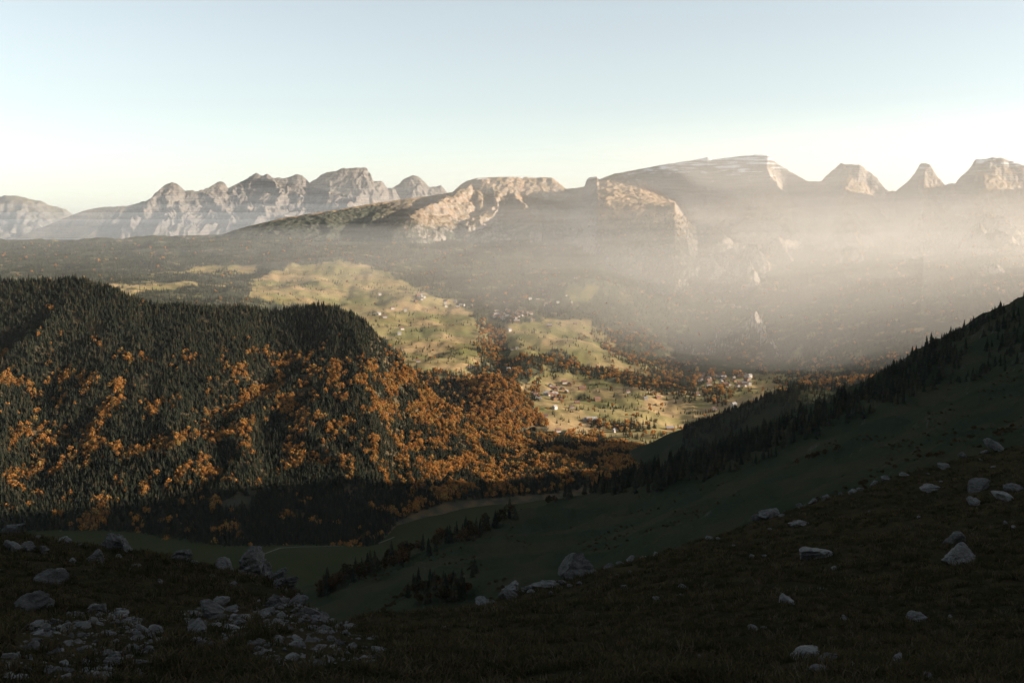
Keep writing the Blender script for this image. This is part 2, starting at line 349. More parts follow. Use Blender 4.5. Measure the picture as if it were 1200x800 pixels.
def mat_mountain(name, rock, rock2, grass, grass2, wood, wood_z, snow_z, sc=1., steep=(.80, .62), snow_amt=.6):
    t = NT(name); p = t.pos(); g = t.n('NewGeometry')
    nz = t.n('SeparateXYZ', {0: g.outputs['True Normal']}).outputs['Z']
    z = t.n('SeparateXYZ', {0: p}).outputs['Z']
    n1 = t.noise(.004*sc, 6, .6); n2 = t.noise(.02*sc, 5, .65); n3 = t.noise(.0012*sc, 4)
    strata = t.noise(.02*sc, 4, .6, stretch=(.12, .12, 2.2))
    rc = t.mix(t.step(strata, .35, .65), rock, rock2)
    gc = t.mix(t.step(n1, .38, .62), grass, grass2)
    wz = t.math('ADD', z, t.math('MULTIPLY', t.math('SUBTRACT', n1, .5), 420.))
    gc = t.mix(t.math('MULTIPLY', t.step(wz, wood_z+60, wood_z-60), t.step(n2, .30, .5)), gc, wood)
    st = t.math('ADD', nz, t.math('MULTIPLY', t.math('SUBTRACT', n2, .5), .5))
    c = t.mix(t.step(st, *steep), gc, rc)
    sn = t.math('ADD', z, t.math('MULTIPLY', t.math('SUBTRACT', t.noise(.006*sc, 6, .65, stretch=(.5, .5, 2.5)), .5), 900.))
    snf = t.math('MULTIPLY', t.step(sn, snow_z, snow_z+120), snow_amt)
    c = t.mix(t.math('MULTIPLY', snf, t.step(strata, .44, .56)), c, (.75, .78, .82))
    h = t.math('ADD', t.math('MULTIPLY', n2, 1.), t.math('MULTIPLY', strata, .8))
    c = t.mix(t.math('MULTIPLY', t.n('Attribute', attribute_name='wood').outputs['Fac'], t.step(n2, .25, .45)), c, wood)
    return t.done(c, .95, h, 30, .55, .1)
M_RANGE = mat_mountain('range_ground', (.20,.175,.155), (.28,.245,.215), (.27,.185,.115), (.20,.15,.09), (.045,.05,.035), -60, 440, 1.4, (.74,.58), .85)
M_MASSIF = mat_mountain('massif_rock', (.075,.073,.072), (.155,.132,.112), (.15,.12,.07), (.10,.095,.06), (.04,.048,.034), 60, 760, 1.3, (.95,.80), .35)
M_FAR = mat_mountain('far_rock', (.10,.097,.093), (.16,.145,.13), (.15,.12,.08), (.12,.11,.07), (.045,.05,.04), -100, 700, .9, (.93,.75), .6)

def mat_valley():
    t = NT('valley_meadow')
    n1 = t.noise(.0035, 6, .6); n2 = t.noise(.016, 5, .6); n3 = t.noise(.05, 4, .7)
    c = t.mix(t.step(n1, .36, .64), (.14,.12,.054), (.31,.22,.118))
    c = t.mix(t.math('MULTIPLY', t.step(n2, .5, .66), .6), c, (.20,.15,.075))
    c = t.mix(t.math('MULTIPLY', t.step(n3, .52, .7), .4), c, (.075,.085,.035))
    # mown strips: parcel pattern of the fields
    v = t.n('TexVoronoi', {'Vector': t.n('Mapping', {'Vector': t.pos(), 'Scale': (.006, .010, 0.)}), 'Scale': 1., 'Randomness': .85})
    pc = t.n('SeparateColor', {0: v.outputs['Color']}).outputs[0]
    c = t.mix(t.math('MULTIPLY', t.step(pc, .45, .55), .35), c, (.13,.155,.05))
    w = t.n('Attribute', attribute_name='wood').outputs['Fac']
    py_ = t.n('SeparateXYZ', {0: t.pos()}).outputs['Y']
    c = t.mix(t.step(t.math('ADD', py_, t.math('MULTIPLY', n1, 300.)), 2700, 2400), c, t.mix(n2, (.020,.026,.012), (.034,.036,.016)))  # near valley bottom: its shade is put into a darker meadow colour
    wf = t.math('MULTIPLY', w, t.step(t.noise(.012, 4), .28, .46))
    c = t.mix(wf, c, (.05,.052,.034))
    return t.done(c, 1., n3, 4, .5, 0.)
M_VALLEY = mat_valley()
def mat_forest_floor():
    t = NT('forest_floor'); n = t.noise(.03, 5)
    return t.done(t.mix(t.step(n, .4, .62), (.035,.034,.022), (.085,.058,.03)), .95, t.noise(.12, 4), 2.5, .6, .1)
M_FFLOOR = mat_forest_floor()
def mat_slope():
    t = NT('slope_pasture'); n = t.noise(.012, 6, .6); n2 = t.noise(.09, 5, .65)
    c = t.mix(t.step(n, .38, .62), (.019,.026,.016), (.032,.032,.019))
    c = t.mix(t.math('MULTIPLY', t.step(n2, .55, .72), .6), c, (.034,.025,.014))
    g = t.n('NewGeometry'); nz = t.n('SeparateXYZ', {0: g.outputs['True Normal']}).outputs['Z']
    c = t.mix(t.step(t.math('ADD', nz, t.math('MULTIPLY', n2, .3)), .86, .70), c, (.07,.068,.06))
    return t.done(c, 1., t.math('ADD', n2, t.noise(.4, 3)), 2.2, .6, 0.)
M_SLOPE = mat_slope()
def mat_turf():
    t = NT('alpine_turf'); n = t.noise(.35, 6, .6); n2 = t.noise(2.6, 5, .65); n3 = t.noise(14, 4, .7)
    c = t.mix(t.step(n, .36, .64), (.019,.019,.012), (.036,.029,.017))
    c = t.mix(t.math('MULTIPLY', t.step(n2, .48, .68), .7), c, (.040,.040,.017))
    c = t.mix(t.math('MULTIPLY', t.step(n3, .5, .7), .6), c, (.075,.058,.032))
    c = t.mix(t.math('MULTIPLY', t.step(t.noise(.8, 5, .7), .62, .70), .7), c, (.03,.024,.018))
    return t.done(c, .95, t.math('ADD', n3, t.math('MULTIPLY', n2, 2.)), .12, .9, 0.)
M_TURF = mat_turf()
def mat_rock():
    t = NT('limestone'); tc = t.n('TexCoord').outputs['Object']; oi = t.n('ObjectInfo').outputs['Random']
    v = t.n('VectorMath', {0: t.pos(), 1: t.n('CombineXYZ', {0: oi, 1: oi})}).outputs[0]
    n = t.noise(2.2, 7, .65, v); n2 = t.noise(9, 6, .7, v); n3 = t.noise(30, 4, .7, v)
    cr = t.noise(3.2, 6, .6, v, (1, 1, 3.4))
    c = t.mix(t.step(n, .34, .66), (.17,.165,.155), (.37,.365,.35))
    c = t.mix(t.math('MULTIPLY', t.step(n2, .52, .64), .7), c, (.46,.46,.44))
    c = t.mix(t.math('MULTIPLY', t.step(n3, .56, .66), .65), c, (.07,.068,.06))
    c = t.mix(t.math('MULTIPLY', t.step(cr, .56, .63), .6), c, (.085,.08,.07))
    c = t.mix(t.math('MULTIPLY', t.step(t.noise(1.4, 5, .6, v), .58, .66), .55), c, (.06,.055,.03))
    tone = t.n('MapRange', {'Value': oi, 'To Min': .15, 'To Max': .44}).outputs[0]
    c = t.n('VectorMath', {0: c, 'Scale': tone}, operation='SCALE').outputs[0]
    h = t.math('ADD', t.math('MULTIPLY', n2, .6), t.math('ADD', t.math('MULTIPLY', cr, 1.4), t.math('MULTIPLY', n3, .25)))
    return t.done(c, .9, h, .12, .9, .25)
M_ROCK = mat_rock()
def mat_leaf(name, stops, transl):
    t = NT(name); oi = t.n('ObjectInfo').outputs['Random']; g = t.n('NewGeometry').outputs['Random Per Island']
    f = t.math('ADD', t.math('MULTIPLY', oi, .75), t.math('MULTIPLY', g, .25))
    c = t.ramp(f, stops)
    d = t.n('BsdfDiffuse', {'Color': c, 'Roughness': .5}); tr = t.n('BsdfTranslucent', {'Color': c})
    m = t.n('MixShader', {0: transl, 1: d, 2: tr}); t.t.links.new(m.outputs[0], t.out.inputs[0]); return t.m
M_SPRUCE = mat_leaf('spruce_needles', [(0,(.014,.019,.015)),(.45,(.024,.029,.020)),(.8,(.040,.039,.026)),(1,(.066,.050,.029))], .18)
M_AUTUMN = mat_leaf('autumn_leaves', [(0,(.06,.05,.026)),(.18,(.14,.092,.036)),(.36,(.30,.135,.042)),(.55,(.44,.225,.065)),(.72,(.22,.105,.04)),(.86,(.46,.31,.10)),(1,(.17,.14,.055))], .42)
def plain(name, c, rough=.85, noise=None):
    t = NT(name)
    if noise: return t.done(t.mix(t.step(t.noise(noise, 4), .35, .65), tuple(v*.7 for v in c), tuple(min(1, v*1.2) for v in c)), rough)
    return t.done(c, rough)
M_RUSSET_SHADED = mat_leaf('russet_leaves_shaded', [(0,(.026,.024,.015)),(.5,(.046,.032,.018)),(1,(.080,.042,.020))], .3)  # browner, darker copy of the autumn leaves, with the slope's shade in the colour
M_BARK = plain('bark', (.07,.05,.035), .95, 2.)
M_TRACK = plain('gravel_track', (.085,.08,.062), .95, .3)

# ------------------------------------------------------------------ the setting
# valley
A = cols(-AV, AV, 760, -1.3, 1.5, 14)
Rr = np.exp(np.linspace(math.log(1000), math.log(10500), 330))
VX, VY = A[None]*Rr[:, None], np.repeat(Rr[:, None], len(A), 1)
VZ = valley_h(VX, VY)
MEADOWS = [[(285,352),(300,325),(340,312),(390,305),(430,308),(480,330),(520,350),(556,368),(562,400),(570,425),(560,438),(500,432),(460,410),(430,382),(400,362),(340,356)],
 [(580,380),(640,372),(690,374),(705,392),(750,420),(762,437),(700,430),(640,412),(598,428),(592,400)],
 [(585,455),(640,434),(700,441),(760,462),(800,458),(830,448),(880,437),(930,440),(900,470),(860,490),(830,510),(790,540),(700,512),(640,505),(586,500)],
 [(655,350),(668,328),(686,328),(694,348)],[(70,345),(120,333),(240,330),(250,337),(150,342)],[(180,318),(260,311),(300,316),(250,322)]]
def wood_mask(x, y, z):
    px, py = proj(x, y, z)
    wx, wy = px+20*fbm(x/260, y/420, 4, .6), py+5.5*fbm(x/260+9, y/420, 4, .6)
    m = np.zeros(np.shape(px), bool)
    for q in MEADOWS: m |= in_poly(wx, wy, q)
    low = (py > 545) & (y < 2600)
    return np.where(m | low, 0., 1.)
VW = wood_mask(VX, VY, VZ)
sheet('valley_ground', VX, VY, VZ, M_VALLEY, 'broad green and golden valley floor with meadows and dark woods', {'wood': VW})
# ranges
def curtain_sheet(name, cur, hf, a, d, mat, label):
    Yc = cur.crest(a)[0]; Yg = Yc[None]-d[:, None]; Xg = a[None]*Yg
    wd = np.repeat((1-sstep(-40, 50, cur.crest(a)[3]-470))[None], len(d), 0)*sstep(20, 90, d)[:, None]+0*Xg if name == 'mountain_range' else np.zeros(Xg.shape)
    return sheet(name, Xg, Yg, hf(Xg, Yg), mat, label, {'wood': wd})
d_r = np.r_[np.linspace(-900, -60, 6), np.linspace(-30, 1500, 150), np.linspace(1515, 5200, 110)[1:]]
curtain_sheet('mountain_range', RANGE, range_h, cols(-AV, AV, 1150, -.75, 1.1, 30), d_r, M_RANGE, 'long hazy mountain range with a flat-topped summit and a row of pointed peaks')
d_m = np.r_[np.linspace(-600, -50, 5), np.linspace(-20, 2600, 230)]
curtain_sheet('rocky_massif', MASSIF, massif_h, cols(-AV, .03, 760, -.7, .12, 6), d_m, M_MASSIF, 'pale rocky massif with lit cliffs behind the dark wooded ridge')
curtain_sheet('far_mountain', FAR, far_h, np.linspace(-.75, -.38, 240), np.linspace(-500, 3000, 90), M_FAR, 'farthest pale blue mountain at the left edge')
# hills
def hill_sheet(name, H, a, t, mat, label):
    cY, cz, bY, bz = H.lines(a); Yg = cY[None]-(cY-bY)[None]*t[:, None]; Xg = a[None]*Yg
    return sheet(name, Xg, Yg, H(Xg, Yg), mat, label)
hill_sheet('forested_hill', HILL, np.linspace(-.80, .17, 420), np.r_[np.linspace(-.9, 0, 18)[:-1], np.linspace(0, 1.25, 150)], M_FFLOOR, 'steep hill covered in dark spruces and orange autumn trees')
hill_sheet('wooded_knoll', KNOLL, np.linspace(-.17, .035, 150), np.linspace(-.8, 1.2, 70), M_FFLOOR, 'small knoll covered in orange woods in the valley')
# right slope and its mountain
A = cols(-.62, .60, 520, -1.2, .76, 10); Rr = np.exp(np.linspace(math.log(60), math.log(1950), 330))
GX, GY = A[None]*Rr[:, None], np.repeat(Rr[:, None], len(A), 1)
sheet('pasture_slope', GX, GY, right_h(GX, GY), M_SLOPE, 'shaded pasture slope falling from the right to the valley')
gx, gy = np.meshgrid(np.linspace(300, 3300, 200), np.linspace(-1400, 4300, 330))
gz = mount_h(gx, gy)
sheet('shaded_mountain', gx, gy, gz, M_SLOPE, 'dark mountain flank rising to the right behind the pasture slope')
# foreground
A2 = cols(-.60, .60, 620, -2.6, 2.6, 24); Rr = np.exp(np.linspace(math.log(2.5), math.log(150), 420))
GX, GY = A2[None]*Rr[:, None], np.repeat(Rr[:, None], len(A2), 1)
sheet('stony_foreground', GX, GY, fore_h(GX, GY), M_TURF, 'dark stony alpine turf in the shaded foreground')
gx, gy = np.meshgrid(np.linspace(-220, 220, 60), np.linspace(-300, 3.2, 60))
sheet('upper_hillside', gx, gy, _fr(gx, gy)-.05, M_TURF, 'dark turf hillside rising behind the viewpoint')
# base plain under everything, out to the horizon
gx, gy = np.meshgrid(np.linspace(-45000, 45000, 40), np.linspace(-12000, 50000, 40))
sheet('plain', gx, gy, np.full(gx.shape, -900.), M_VALLEY, 'low ground reaching to the horizon', {'wood': np.ones(gx.size)})

# track across the dark valley bottom
def ribbon(name, pix, hf, Y0, Y1, w, mat, label, lift=.4):
    P = np.array([pick(px, py, hf, Y0, Y1) for px, py in pix])
    u = np.linspace(0, len(P)-1, 60); Q = np.stack([np.interp(u, range(len(P)), P[:, k]) for k in range(2)], 1)
    T = np.gradient(Q, axis=0); T /= np.linalg.norm(T, axis=1)[:, None]; Nn = np.stack([-T[:, 1], T[:, 0]], 1)
    L, Rg = Q+Nn*w/2, Q-Nn*w/2; X = np.stack([L[:, 0], Rg[:, 0]], 1); Y = np.stack([L[:, 1], Rg[:, 1]], 1)
    return sheet(name, X, Y, hf(X, Y)+lift, mat, label)
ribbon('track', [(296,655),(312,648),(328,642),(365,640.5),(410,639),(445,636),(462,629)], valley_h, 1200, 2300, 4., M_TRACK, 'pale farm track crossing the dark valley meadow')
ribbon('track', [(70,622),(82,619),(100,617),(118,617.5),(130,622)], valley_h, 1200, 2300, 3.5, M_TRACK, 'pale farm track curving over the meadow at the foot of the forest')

# ------------------------------------------------------------------ trees
def spruce_geo(h, w, tiers, nb, seed, trunk=True):
    r = np.random.default_rng(seed); V, F, mi = [], [], []
    if trunk:
        n = 5
        for k in range(n): a = 2*math.pi*k/n; V.append((.022*h*math.cos(a), .022*h*math.sin(a), -1.5))
        V.append((0, 0, h*.9))
        for k in range(n): F.append((k, (k+1) % n, n)); mi.append(0)
    lean = r.normal(0, .012, 2)
    for i in range(tiers):
        f = i/(tiers-1)
        z0 = h*(.10+.80*f); rad = w*(1-f)**.85*(.85+.3*r.random())+.025*h
        th = h*(.16-.06*f)
        b0 = len(V); V.append((lean[0]*z0*3, lean[1]*z0*3, min(z0+th, h)))
        off = r.random()*6.28
        for k in range(nb):
            a = off+2*math.pi*k/nb+r.normal(0, .12); q = rad*(1.0 if k % 2 == 0 else .55)*(.75+.45*r.random())
            V.append((q*math.cos(a)+lean[0]*z0*3, q*math.sin(a)+lean[1]*z0*3, z0-rad*.22*(1 if k % 2 == 0 else .3)+r.normal(0, .012*h)))
        for k in range(nb): F.append((b0, b0+1+k, b0+1+(k+1) % nb)); mi.append(1)
    return np.array(V), np.array(F), np.array(mi)
def leafy_geo(h, w, n, seed, size, trunk=True, low=.18):
    r = np.random.default_rng(seed); V, F, mi = [], [], []
    if trunk:
        for z, q in ((-1.5, .03), (h*.35, .02), (h*.8, .004)):
            for k in range(4): a = math.pi*k/2; V.append((q*h*math.cos(a), q*h*math.sin(a), z))
        for l in range(2):
            for k in range(4):
                a, b = l*4+k, l*4+(k+1) % 4; F += [(a, b, b+4), (a, b+4, a+4)]; mi += [0, 0]
    nl = 7; L = [(0, 0, h*.62, w*.75)]+[(w*.55*math.cos(t), w*.55*math.sin(t), h*(.38+.4*r.random()), w*(.38+.25*r.random())) for t in np.linspace(0, 6.28, nl)[:-1]+r.random()]+[(0, 0, h*.82, w*.42)]
    for k in range(n):
        cx, cy, cz, cr = L[r.integers(len(L))]
        d = r.normal(size=3); d /= np.linalg.norm(d); q = cr*(.55+.5*r.random())
        c = np.array([cx, cy, cz])+d*q*np.array([1, 1, 1.15]); c[2] = np.clip(c[2], h*low, h)
        e = r.normal(size=3); e = d*.8+e*.6; e /= np.linalg.norm(e)
        u = np.cross(e, [.3, .2, .9]); u /= np.linalg.norm(u); v = np.cross(e, u); s = size*(.6+.8*r.random())
        b = len(V)
        for t in (0, 1.7, 3.2, 4.6): V.append(tuple(c+s*(u*math.cos(t)+v*math.sin(t))*(.7+.6*r.random())))
        F += [(b, b+1, b+2), (b, b+2, b+3)]; mi += [1, 1]
    return np.array(V), np.array(F), np.array(mi)
def split(geo, which):
    V, F, mi = geo; F = F[mi == which]; ids, inv = np.unique(F, return_inverse=True); return V[ids], inv.reshape(F.shape)

# near trees with trunk and crown, farther ones as one mesh
near_spruce = []
for k in range(7):
    g = spruce_geo(1., [.17,.2,.15,.22,.18,.14,.2][k], 13, 14, 100+k)
    near_spruce.append((mesh_np('trunk', *split(g, 0), M_BARK), mesh_np('crown', *split(g, 1), M_SPRUCE)))
near_leafy = []
for k in range(5):
    g = leafy_geo(1., [.36,.42,.33,.46,.38][k], 260, 200+k, .055)
    near_leafy.append((mesh_np('trunk', *split(g, 0), M_BARK), mesh_np('crown', *split(g, 1), M_RUSSET_SHADED)))
def one(g, m): return mesh_np('tree', g[0], g[1], [M_BARK, m], mat_idx=g[2])
spruce_me = [one(spruce_geo(1., w, 9, 10, 300+k), M_SPRUCE) for k, w in enumerate((.20,.24,.175,.26,.21,.19))]
leafy_me = [one(leafy_geo(1., w, 130, 400+k, .085), M_AUTUMN) for k, w in enumerate((.34,.40,.30,.44,.27))]
farspruce_me = [one(spruce_geo(1., w, 5, 7, 500+k, False), M_SPRUCE) for k, w in enumerate((.19,.23,.16))]
farleafy_me = [one(leafy_geo(1., w, 40, 600+k, .15, False, .05), M_AUTUMN) for k, w in enumerate((.36,.44,.40))]

def tree_parts(name, meshes, loc, h, label, cat, group, wide=1.):
    e = bpy.data.objects.new(name, None); COL.objects.link(e); e.empty_display_size = 1
    e.location = loc; e.scale = (h*wide, h*wide, h); e.rotation_euler.z = random.random()*6.28
    e['label'] = label; e['category'] = cat; e['group'] = group
    put('trunk', meshes[0], e); put('crown', meshes[1], e); return e
def tree_single(name, me, loc, h, label, cat, group, wide=1.):
    o = put(name, me, label=label, category=cat, group=group); o.location = loc; o.scale = (h*wide, h*wide, h); o.rotation_euler.z = random.random()*6.28; return o

def scatter_group(protos, name):
    ng = bpy.data.node_groups.new(name, 'GeometryNodeTree')
    ng.interface.new_socket('Geometry', in_out='INPUT', socket_type='NodeSocketGeometry')
    ng.interface.new_socket('Geometry', in_out='OUTPUT', socket_type='NodeSocketGeometry')
    N = ng.nodes.new; Lk = ng.links.new
    gi, go = N('NodeGroupInput'), N('NodeGroupOutput')
    j = N('GeometryNodeJoinGeometry')
    for p in protos:
        oi = N('GeometryNodeObjectInfo'); oi.inputs['Object'].default_value = p; oi.inputs['As Instance'].default_value = True; oi.transform_space = 'ORIGINAL'
        Lk(oi.outputs['Geometry'], j.inputs[0])
    ip = N('GeometryNodeInstanceOnPoints'); ip.inputs['Pick Instance'].default_value = True
    def attr(n, typ):
        a = N('GeometryNodeInputNamedAttribute'); a.data_type = typ; a.inputs['Name'].default_value = n; return a.outputs[0]
    idx = attr('pick', 'FLOAT'); sc = attr('size', 'FLOAT'); wd = attr('wide', 'FLOAT'); rz = attr('turn', 'FLOAT')
    cx = N('ShaderNodeCombineXYZ'); cs = N('ShaderNodeCombineXYZ')
    Lk(rz, cx.inputs[2]); Lk(wd, cs.inputs[0]); Lk(wd, cs.inputs[1]); Lk(sc, cs.inputs[2])
    Lk(gi.outputs[0], ip.inputs['Points']); Lk(j.outputs[0], ip.inputs['Instance']); Lk(idx, ip.inputs['Instance Index'])
    Lk(cx.outputs[0], ip.inputs['Rotation']); Lk(cs.outputs[0], ip.inputs['Scale']); Lk(ip.outputs[0], go.inputs[0])
    return ng
def scatter(name, P, size, protos, label, wide=None, mats=()):
    n = len(P); me = bpy.data.meshes.new(name); me.vertices.add(n); me.vertices.foreach_set('co', np.asarray(P, np.float32).ravel())
    for an, v in (('pick', rng.integers(0, len(protos), n)), ('size', size), ('wide', size*(1 if wide is None else wide)), ('turn', rng.random(n)*6.28)):
        q = me.attributes.new(an, 'FLOAT', 'POINT'); q.data.foreach_set('value', np.asarray(v, np.float32))
    o = put(name, me, kind='stuff', label=label)
    md = o.modifiers.new('scatter', 'NODES'); md.node_group = scatter_group(protos, name); return o

# --- trees on the shaded right slope: crest belt, the row down to the left, clumps on the slope
def poly_pts(poly, n):
    P = np.array(poly, float); d = np.r_[0, np.cumsum(np.hypot(*np.diff(P, axis=0).T))]; u = np.sort(rng.random(n))*d[-1]
    return np.stack([np.interp(u, d, P[:, 0]), np.interp(u, d, P[:, 1])], 1)
def plant(px, py, hf, Y0, Y1):
    return pick(px, py, hf, Y0, Y1, 500)
near_h = right_h
G_CREST, G_ROW = 'spruces along the crest of the shaded slope', 'trees of the row between slope and valley'
def crest_spruce(px, py, h, label, group=G_CREST):
    p = plant(px, py, near_h, 150, 1900)
    if p is None: return
    k = random.randrange(7)
    tree_parts('spruce_tree', near_spruce[k], (p[0], p[1], p[2]-.3), h, label, 'spruce', group, random.uniform(.85, 1.2))
crest = [(690,578),(735,563),(770,551),(800,544),(850,525),(900,506),(950,487),(1000,464),(1050,435),(1100,403),(1150,377),(1200,353)]
lab = [(735,'black spruce silhouette at the low end of the crest near the sunlit autumn wood'),(860,'tall black spruce in the dense stand where the crest meets the sunlit meadow'),
       (1000,'black spruce along the middle of the crest against the bright village haze'),(1110,'dark pointed spruce in the upper crest belt against pale mist'),(1300,'dark spruce high on the crest belt near the right edge')]
for px, py in poly_pts(crest, 105):
    crest_spruce(px, py+abs(random.gauss(0, 3)), random.choice((14, 17, 20, 22, 26))*random.uniform(.85, 1.15)*(1.15-.42*max(0, min(1, (px-760)/400))), next(l for x, l in lab if px < x))
for px, py in poly_pts([(745,566),(800,552),(860,530),(950,495),(1040,452),(1120,406),(1200,364)], 70):
    crest_spruce(px, py+random.uniform(0, 16)*(1 if px < 1000 else .9), random.uniform(14, 23)*(1.12-.4*max(0, min(1, (px-760)/400))), 'dark spruce standing below the crest line within the shaded belt of trees')
for px, py, h in [(662,583,18),(668,584,22),(674,582,16),(685,580,20),(692,578,17),(704,576,24),(712,575,20),(720,574,23),(765,560,30),(772,556,27),(783,556,30),(795,552,29)]:
    crest_spruce(px, py, h, 'lone black spruce standing at the brow of the pasture left of the dense stand')
for px, py, h in [(557,672,13),(553,676,10)]: crest_spruce(px, py, h, 'single dark spruce standing alone on the lower pasture above the boulders', 'lone spruces on the pasture')
for px, py in poly_pts([(605,600),(560,622),(520,636),(470,655),(430,668),(395,684),(375,696)], 95):
    p = plant(px, py+random.uniform(-3, 9), near_h, 150, 1900)
    if p is None: continue
    if random.random() < .6: tree_parts('spruce_tree', near_spruce[random.randrange(7)], p, random.uniform(13, 22), 'dark spruce in the tree row along the lower edge of the pasture', 'spruce', G_ROW)
    else: tree_parts('autumn_tree', near_leafy[random.randrange(5)], p, random.uniform(10, 17), 'dull brown autumn tree in the row along the lower edge of the pasture', 'autumn tree', G_ROW)
for px, py in poly_pts([(560,600),(590,596),(606,592),(628,588),(650,585)], 16):
    p = plant(px, py+4, near_h, 150, 1900)
    if p: tree_parts('autumn_tree', near_leafy[random.randrange(5)], p, random.uniform(10, 15), 'rusty autumn tree at the brow of the pasture catching the last light', 'autumn tree', 'rusty trees at the brow of the pasture')
for px, py in poly_pts([(470,700),(500,690),(530,688),(545,700),(490,706)], 40):
    p = plant(px+random.uniform(-8, 8), py+random.uniform(-4, 4), near_h, 150, 1900)
    if p and random.random() < .5: tree_parts('spruce_tree', near_spruce[random.randrange(7)], p, random.uniform(10, 17), 'dark spruce in the clump just above the foreground gap', 'spruce', 'clump above the foreground gap')
    elif p: tree_parts('autumn_tree', near_leafy[random.randrange(5)], p, random.uniform(6, 10), 'brown leafy tree in the clump just above the foreground gap', 'autumn tree', 'clump above the foreground gap')
for px, py in poly_pts([(925,548),(945,540),(965,533),(985,528)], 10):
    p = plant(px, py, near_h, 150, 1900)
    if p: tree_parts('autumn_tree', near_leafy[random.randrange(5)], p, random.uniform(5, 8), 'rust brown bush on the shaded slope below the spruce belt', 'bush', 'rust bushes on the shaded slope')

a = rng.uniform(-.16, .53, 9000); y = rng.uniform(330, 1450, 9000); x = a*y; z = right_h(x, y); px, py = proj(x, y, z)
k = np.where(fbm(x/60, y/60, 3)+.5*fbm(x/200, y/200, 2) > .35)[0][:1500]
scatter('dwarf_shrubs', np.stack([x, y, z], 1)[k], rng.uniform(.8, 2.6, len(k)), [next(o for o in COL.objects if o.data is near_leafy[q][1]) for q in range(5) if any(o.data is near_leafy[q][1] for o in COL.objects)], 'low dark shrubs dotted over the shaded pasture slope', wide=1.5)
# the rest of the belt, behind and among those trees
BELT = [(688,576),(770,549),(850,523),(900,504),(1000,462),(1100,401),(1210,347),(1210,425),(1100,455),(1000,498),(900,540),(830,566),(770,578),(720,584)]
a = rng.uniform(.05, .53, 60000); y = rng.uniform(1050, 1620, 60000); x = a*y; z = right_h(x, y); px, py = proj(x, y, z)
k = in_poly(px, py+4*fbm(x/50, y/50, 2), BELT) & (fbm(x/60, y/60, 2) > -.25); k = np.where(k)[0][:1500]
BELT_P, BELT_S = np.stack([x, y, z-.3], 1)[k], rng.uniform(10, 20, len(k))*(1.1-.35*np.clip((px[k]-760)/400, 0, 1))
a = rng.uniform(.17, .40, 9000); y = rng.uniform(2150, 2750, 9000); x = a*y; z = mount_h(x, y); k = z > valley_h(x, y)+12; k = np.where(k & (fbm(x/80, y/80, 2) > -.35))[0][:2600]
FLANK_P, FLANK_S = np.stack([x, y, z-.3], 1)[k], rng.uniform(11, 20, len(k))

# --- the forest on the hill
def hill_trees(H, n, a0, a1, t0, t1):
    a = rng.uniform(a0, a1, n*3); cY, cz, bY, bz = H.lines(a); t = rng.uniform(t0, t1, n*3)
    w = np.abs(cY-bY)*cY; keep = rng.random(n*3) < w/w.max(); a, t, cY, bY = a[keep], t[keep], cY[keep], bY[keep]
    y = cY-(cY-bY)*t; x = a*y; return x, y, H(x, y), t
x, y, z, t = hill_trees(HILL, 25000, -.62, .165, -.07, 1.05)
px, py = proj(x, y, z)
clear = np.zeros(len(x), bool)
for q in ([(255,588),(275,582),(297,583),(292,596),(262,598)],[(325,563),(345,560),(345,566)]): clear |= in_poly(px, py, q)
clear |= (rng.random(len(x)) < .5*sstep(.25, .5, fbm(x/90+7, y/90, 2)))
x, y, z, t, px, py = [v[~clear] for v in (x, y, z, t, px, py)]
cl = .8*fbm(x/55, y/80, 3)+.3*fbm(x/300, y/260, 2)+rng.normal(0, .22, len(x))
po = -.06+.27*sstep(400, 455, py)*(1-.6*sstep(545, 595, py))+.15*sstep(425, 480, px)*sstep(370, 410, py)*(1-.5*sstep(560, 585, py))+.06*sstep(200, 330, px)*sstep(440, 480, py)*(1-sstep(560, 590, py))-.1*(1-sstep(-50, 60, px))
po = np.clip(po-.22*(1-sstep(375, 440, py))*(1-sstep(420, 470, px)), -.3, .8)
orange = cl > (0.62-1.25*po)
size = np.where(orange, rng.uniform(8.5, 16.5, len(x)), rng.uniform(10, 19, len(x))*(.75+.45*rng.random(len(x))))
P = np.stack([x, y, z-.4], 1)
app = size/y + rng.random(len(x))*1e-3
vis = (px > -5) & (px < 1205) & (py < 660)
protos_s, protos_l = [], []
def individuals(mask, n, meshes, name, lab_f, cat, wide, protos):
    idx = np.where(mask & vis)[0]; idx = idx[np.argsort(-app[idx])][:n]
    for i in idx:
        l, g = lab_f(px[i], py[i])
        k = random.randrange(len(meshes)); ratio = size[i]
        adj = ('tall' if ratio > (17 if name == 'spruce_tree' else 14.5) else 'short' if ratio < (14.5 if name == 'spruce_tree' else 12) else 'mid-sized')+(' broad' if k in (1, 3) else ' slender' if k in (2, 4) else '')
        l = adj+' '+l.replace('tall ', '').replace('glowing ', '')
        o = tree_single(name, meshes[k], P[i], size[i], l, cat, g, wide*random.uniform(.85, 1.15))
    return idx
def z_s(px, py):
    if px > 560: return 'dark spruce among the orange trees at the low right tail of the hill', 'spruces at the tail of the forested hill'
    if px > 440: return 'dark spruce on the right flank of the forested hill above the dark meadow', 'spruces on the right flank of the hill'
    if px > 300: return 'tall dark spruce at the foot of the hill above the farm track', 'spruces at the foot of the hill above the track'
    if px > 150: return 'dark spruce at the middle of the hill foot near the small lit clearing', 'spruces at the hill foot near the clearing'
    return 'dark spruce at the left foot of the forested hill behind the stony rise', 'spruces at the left foot of the hill'
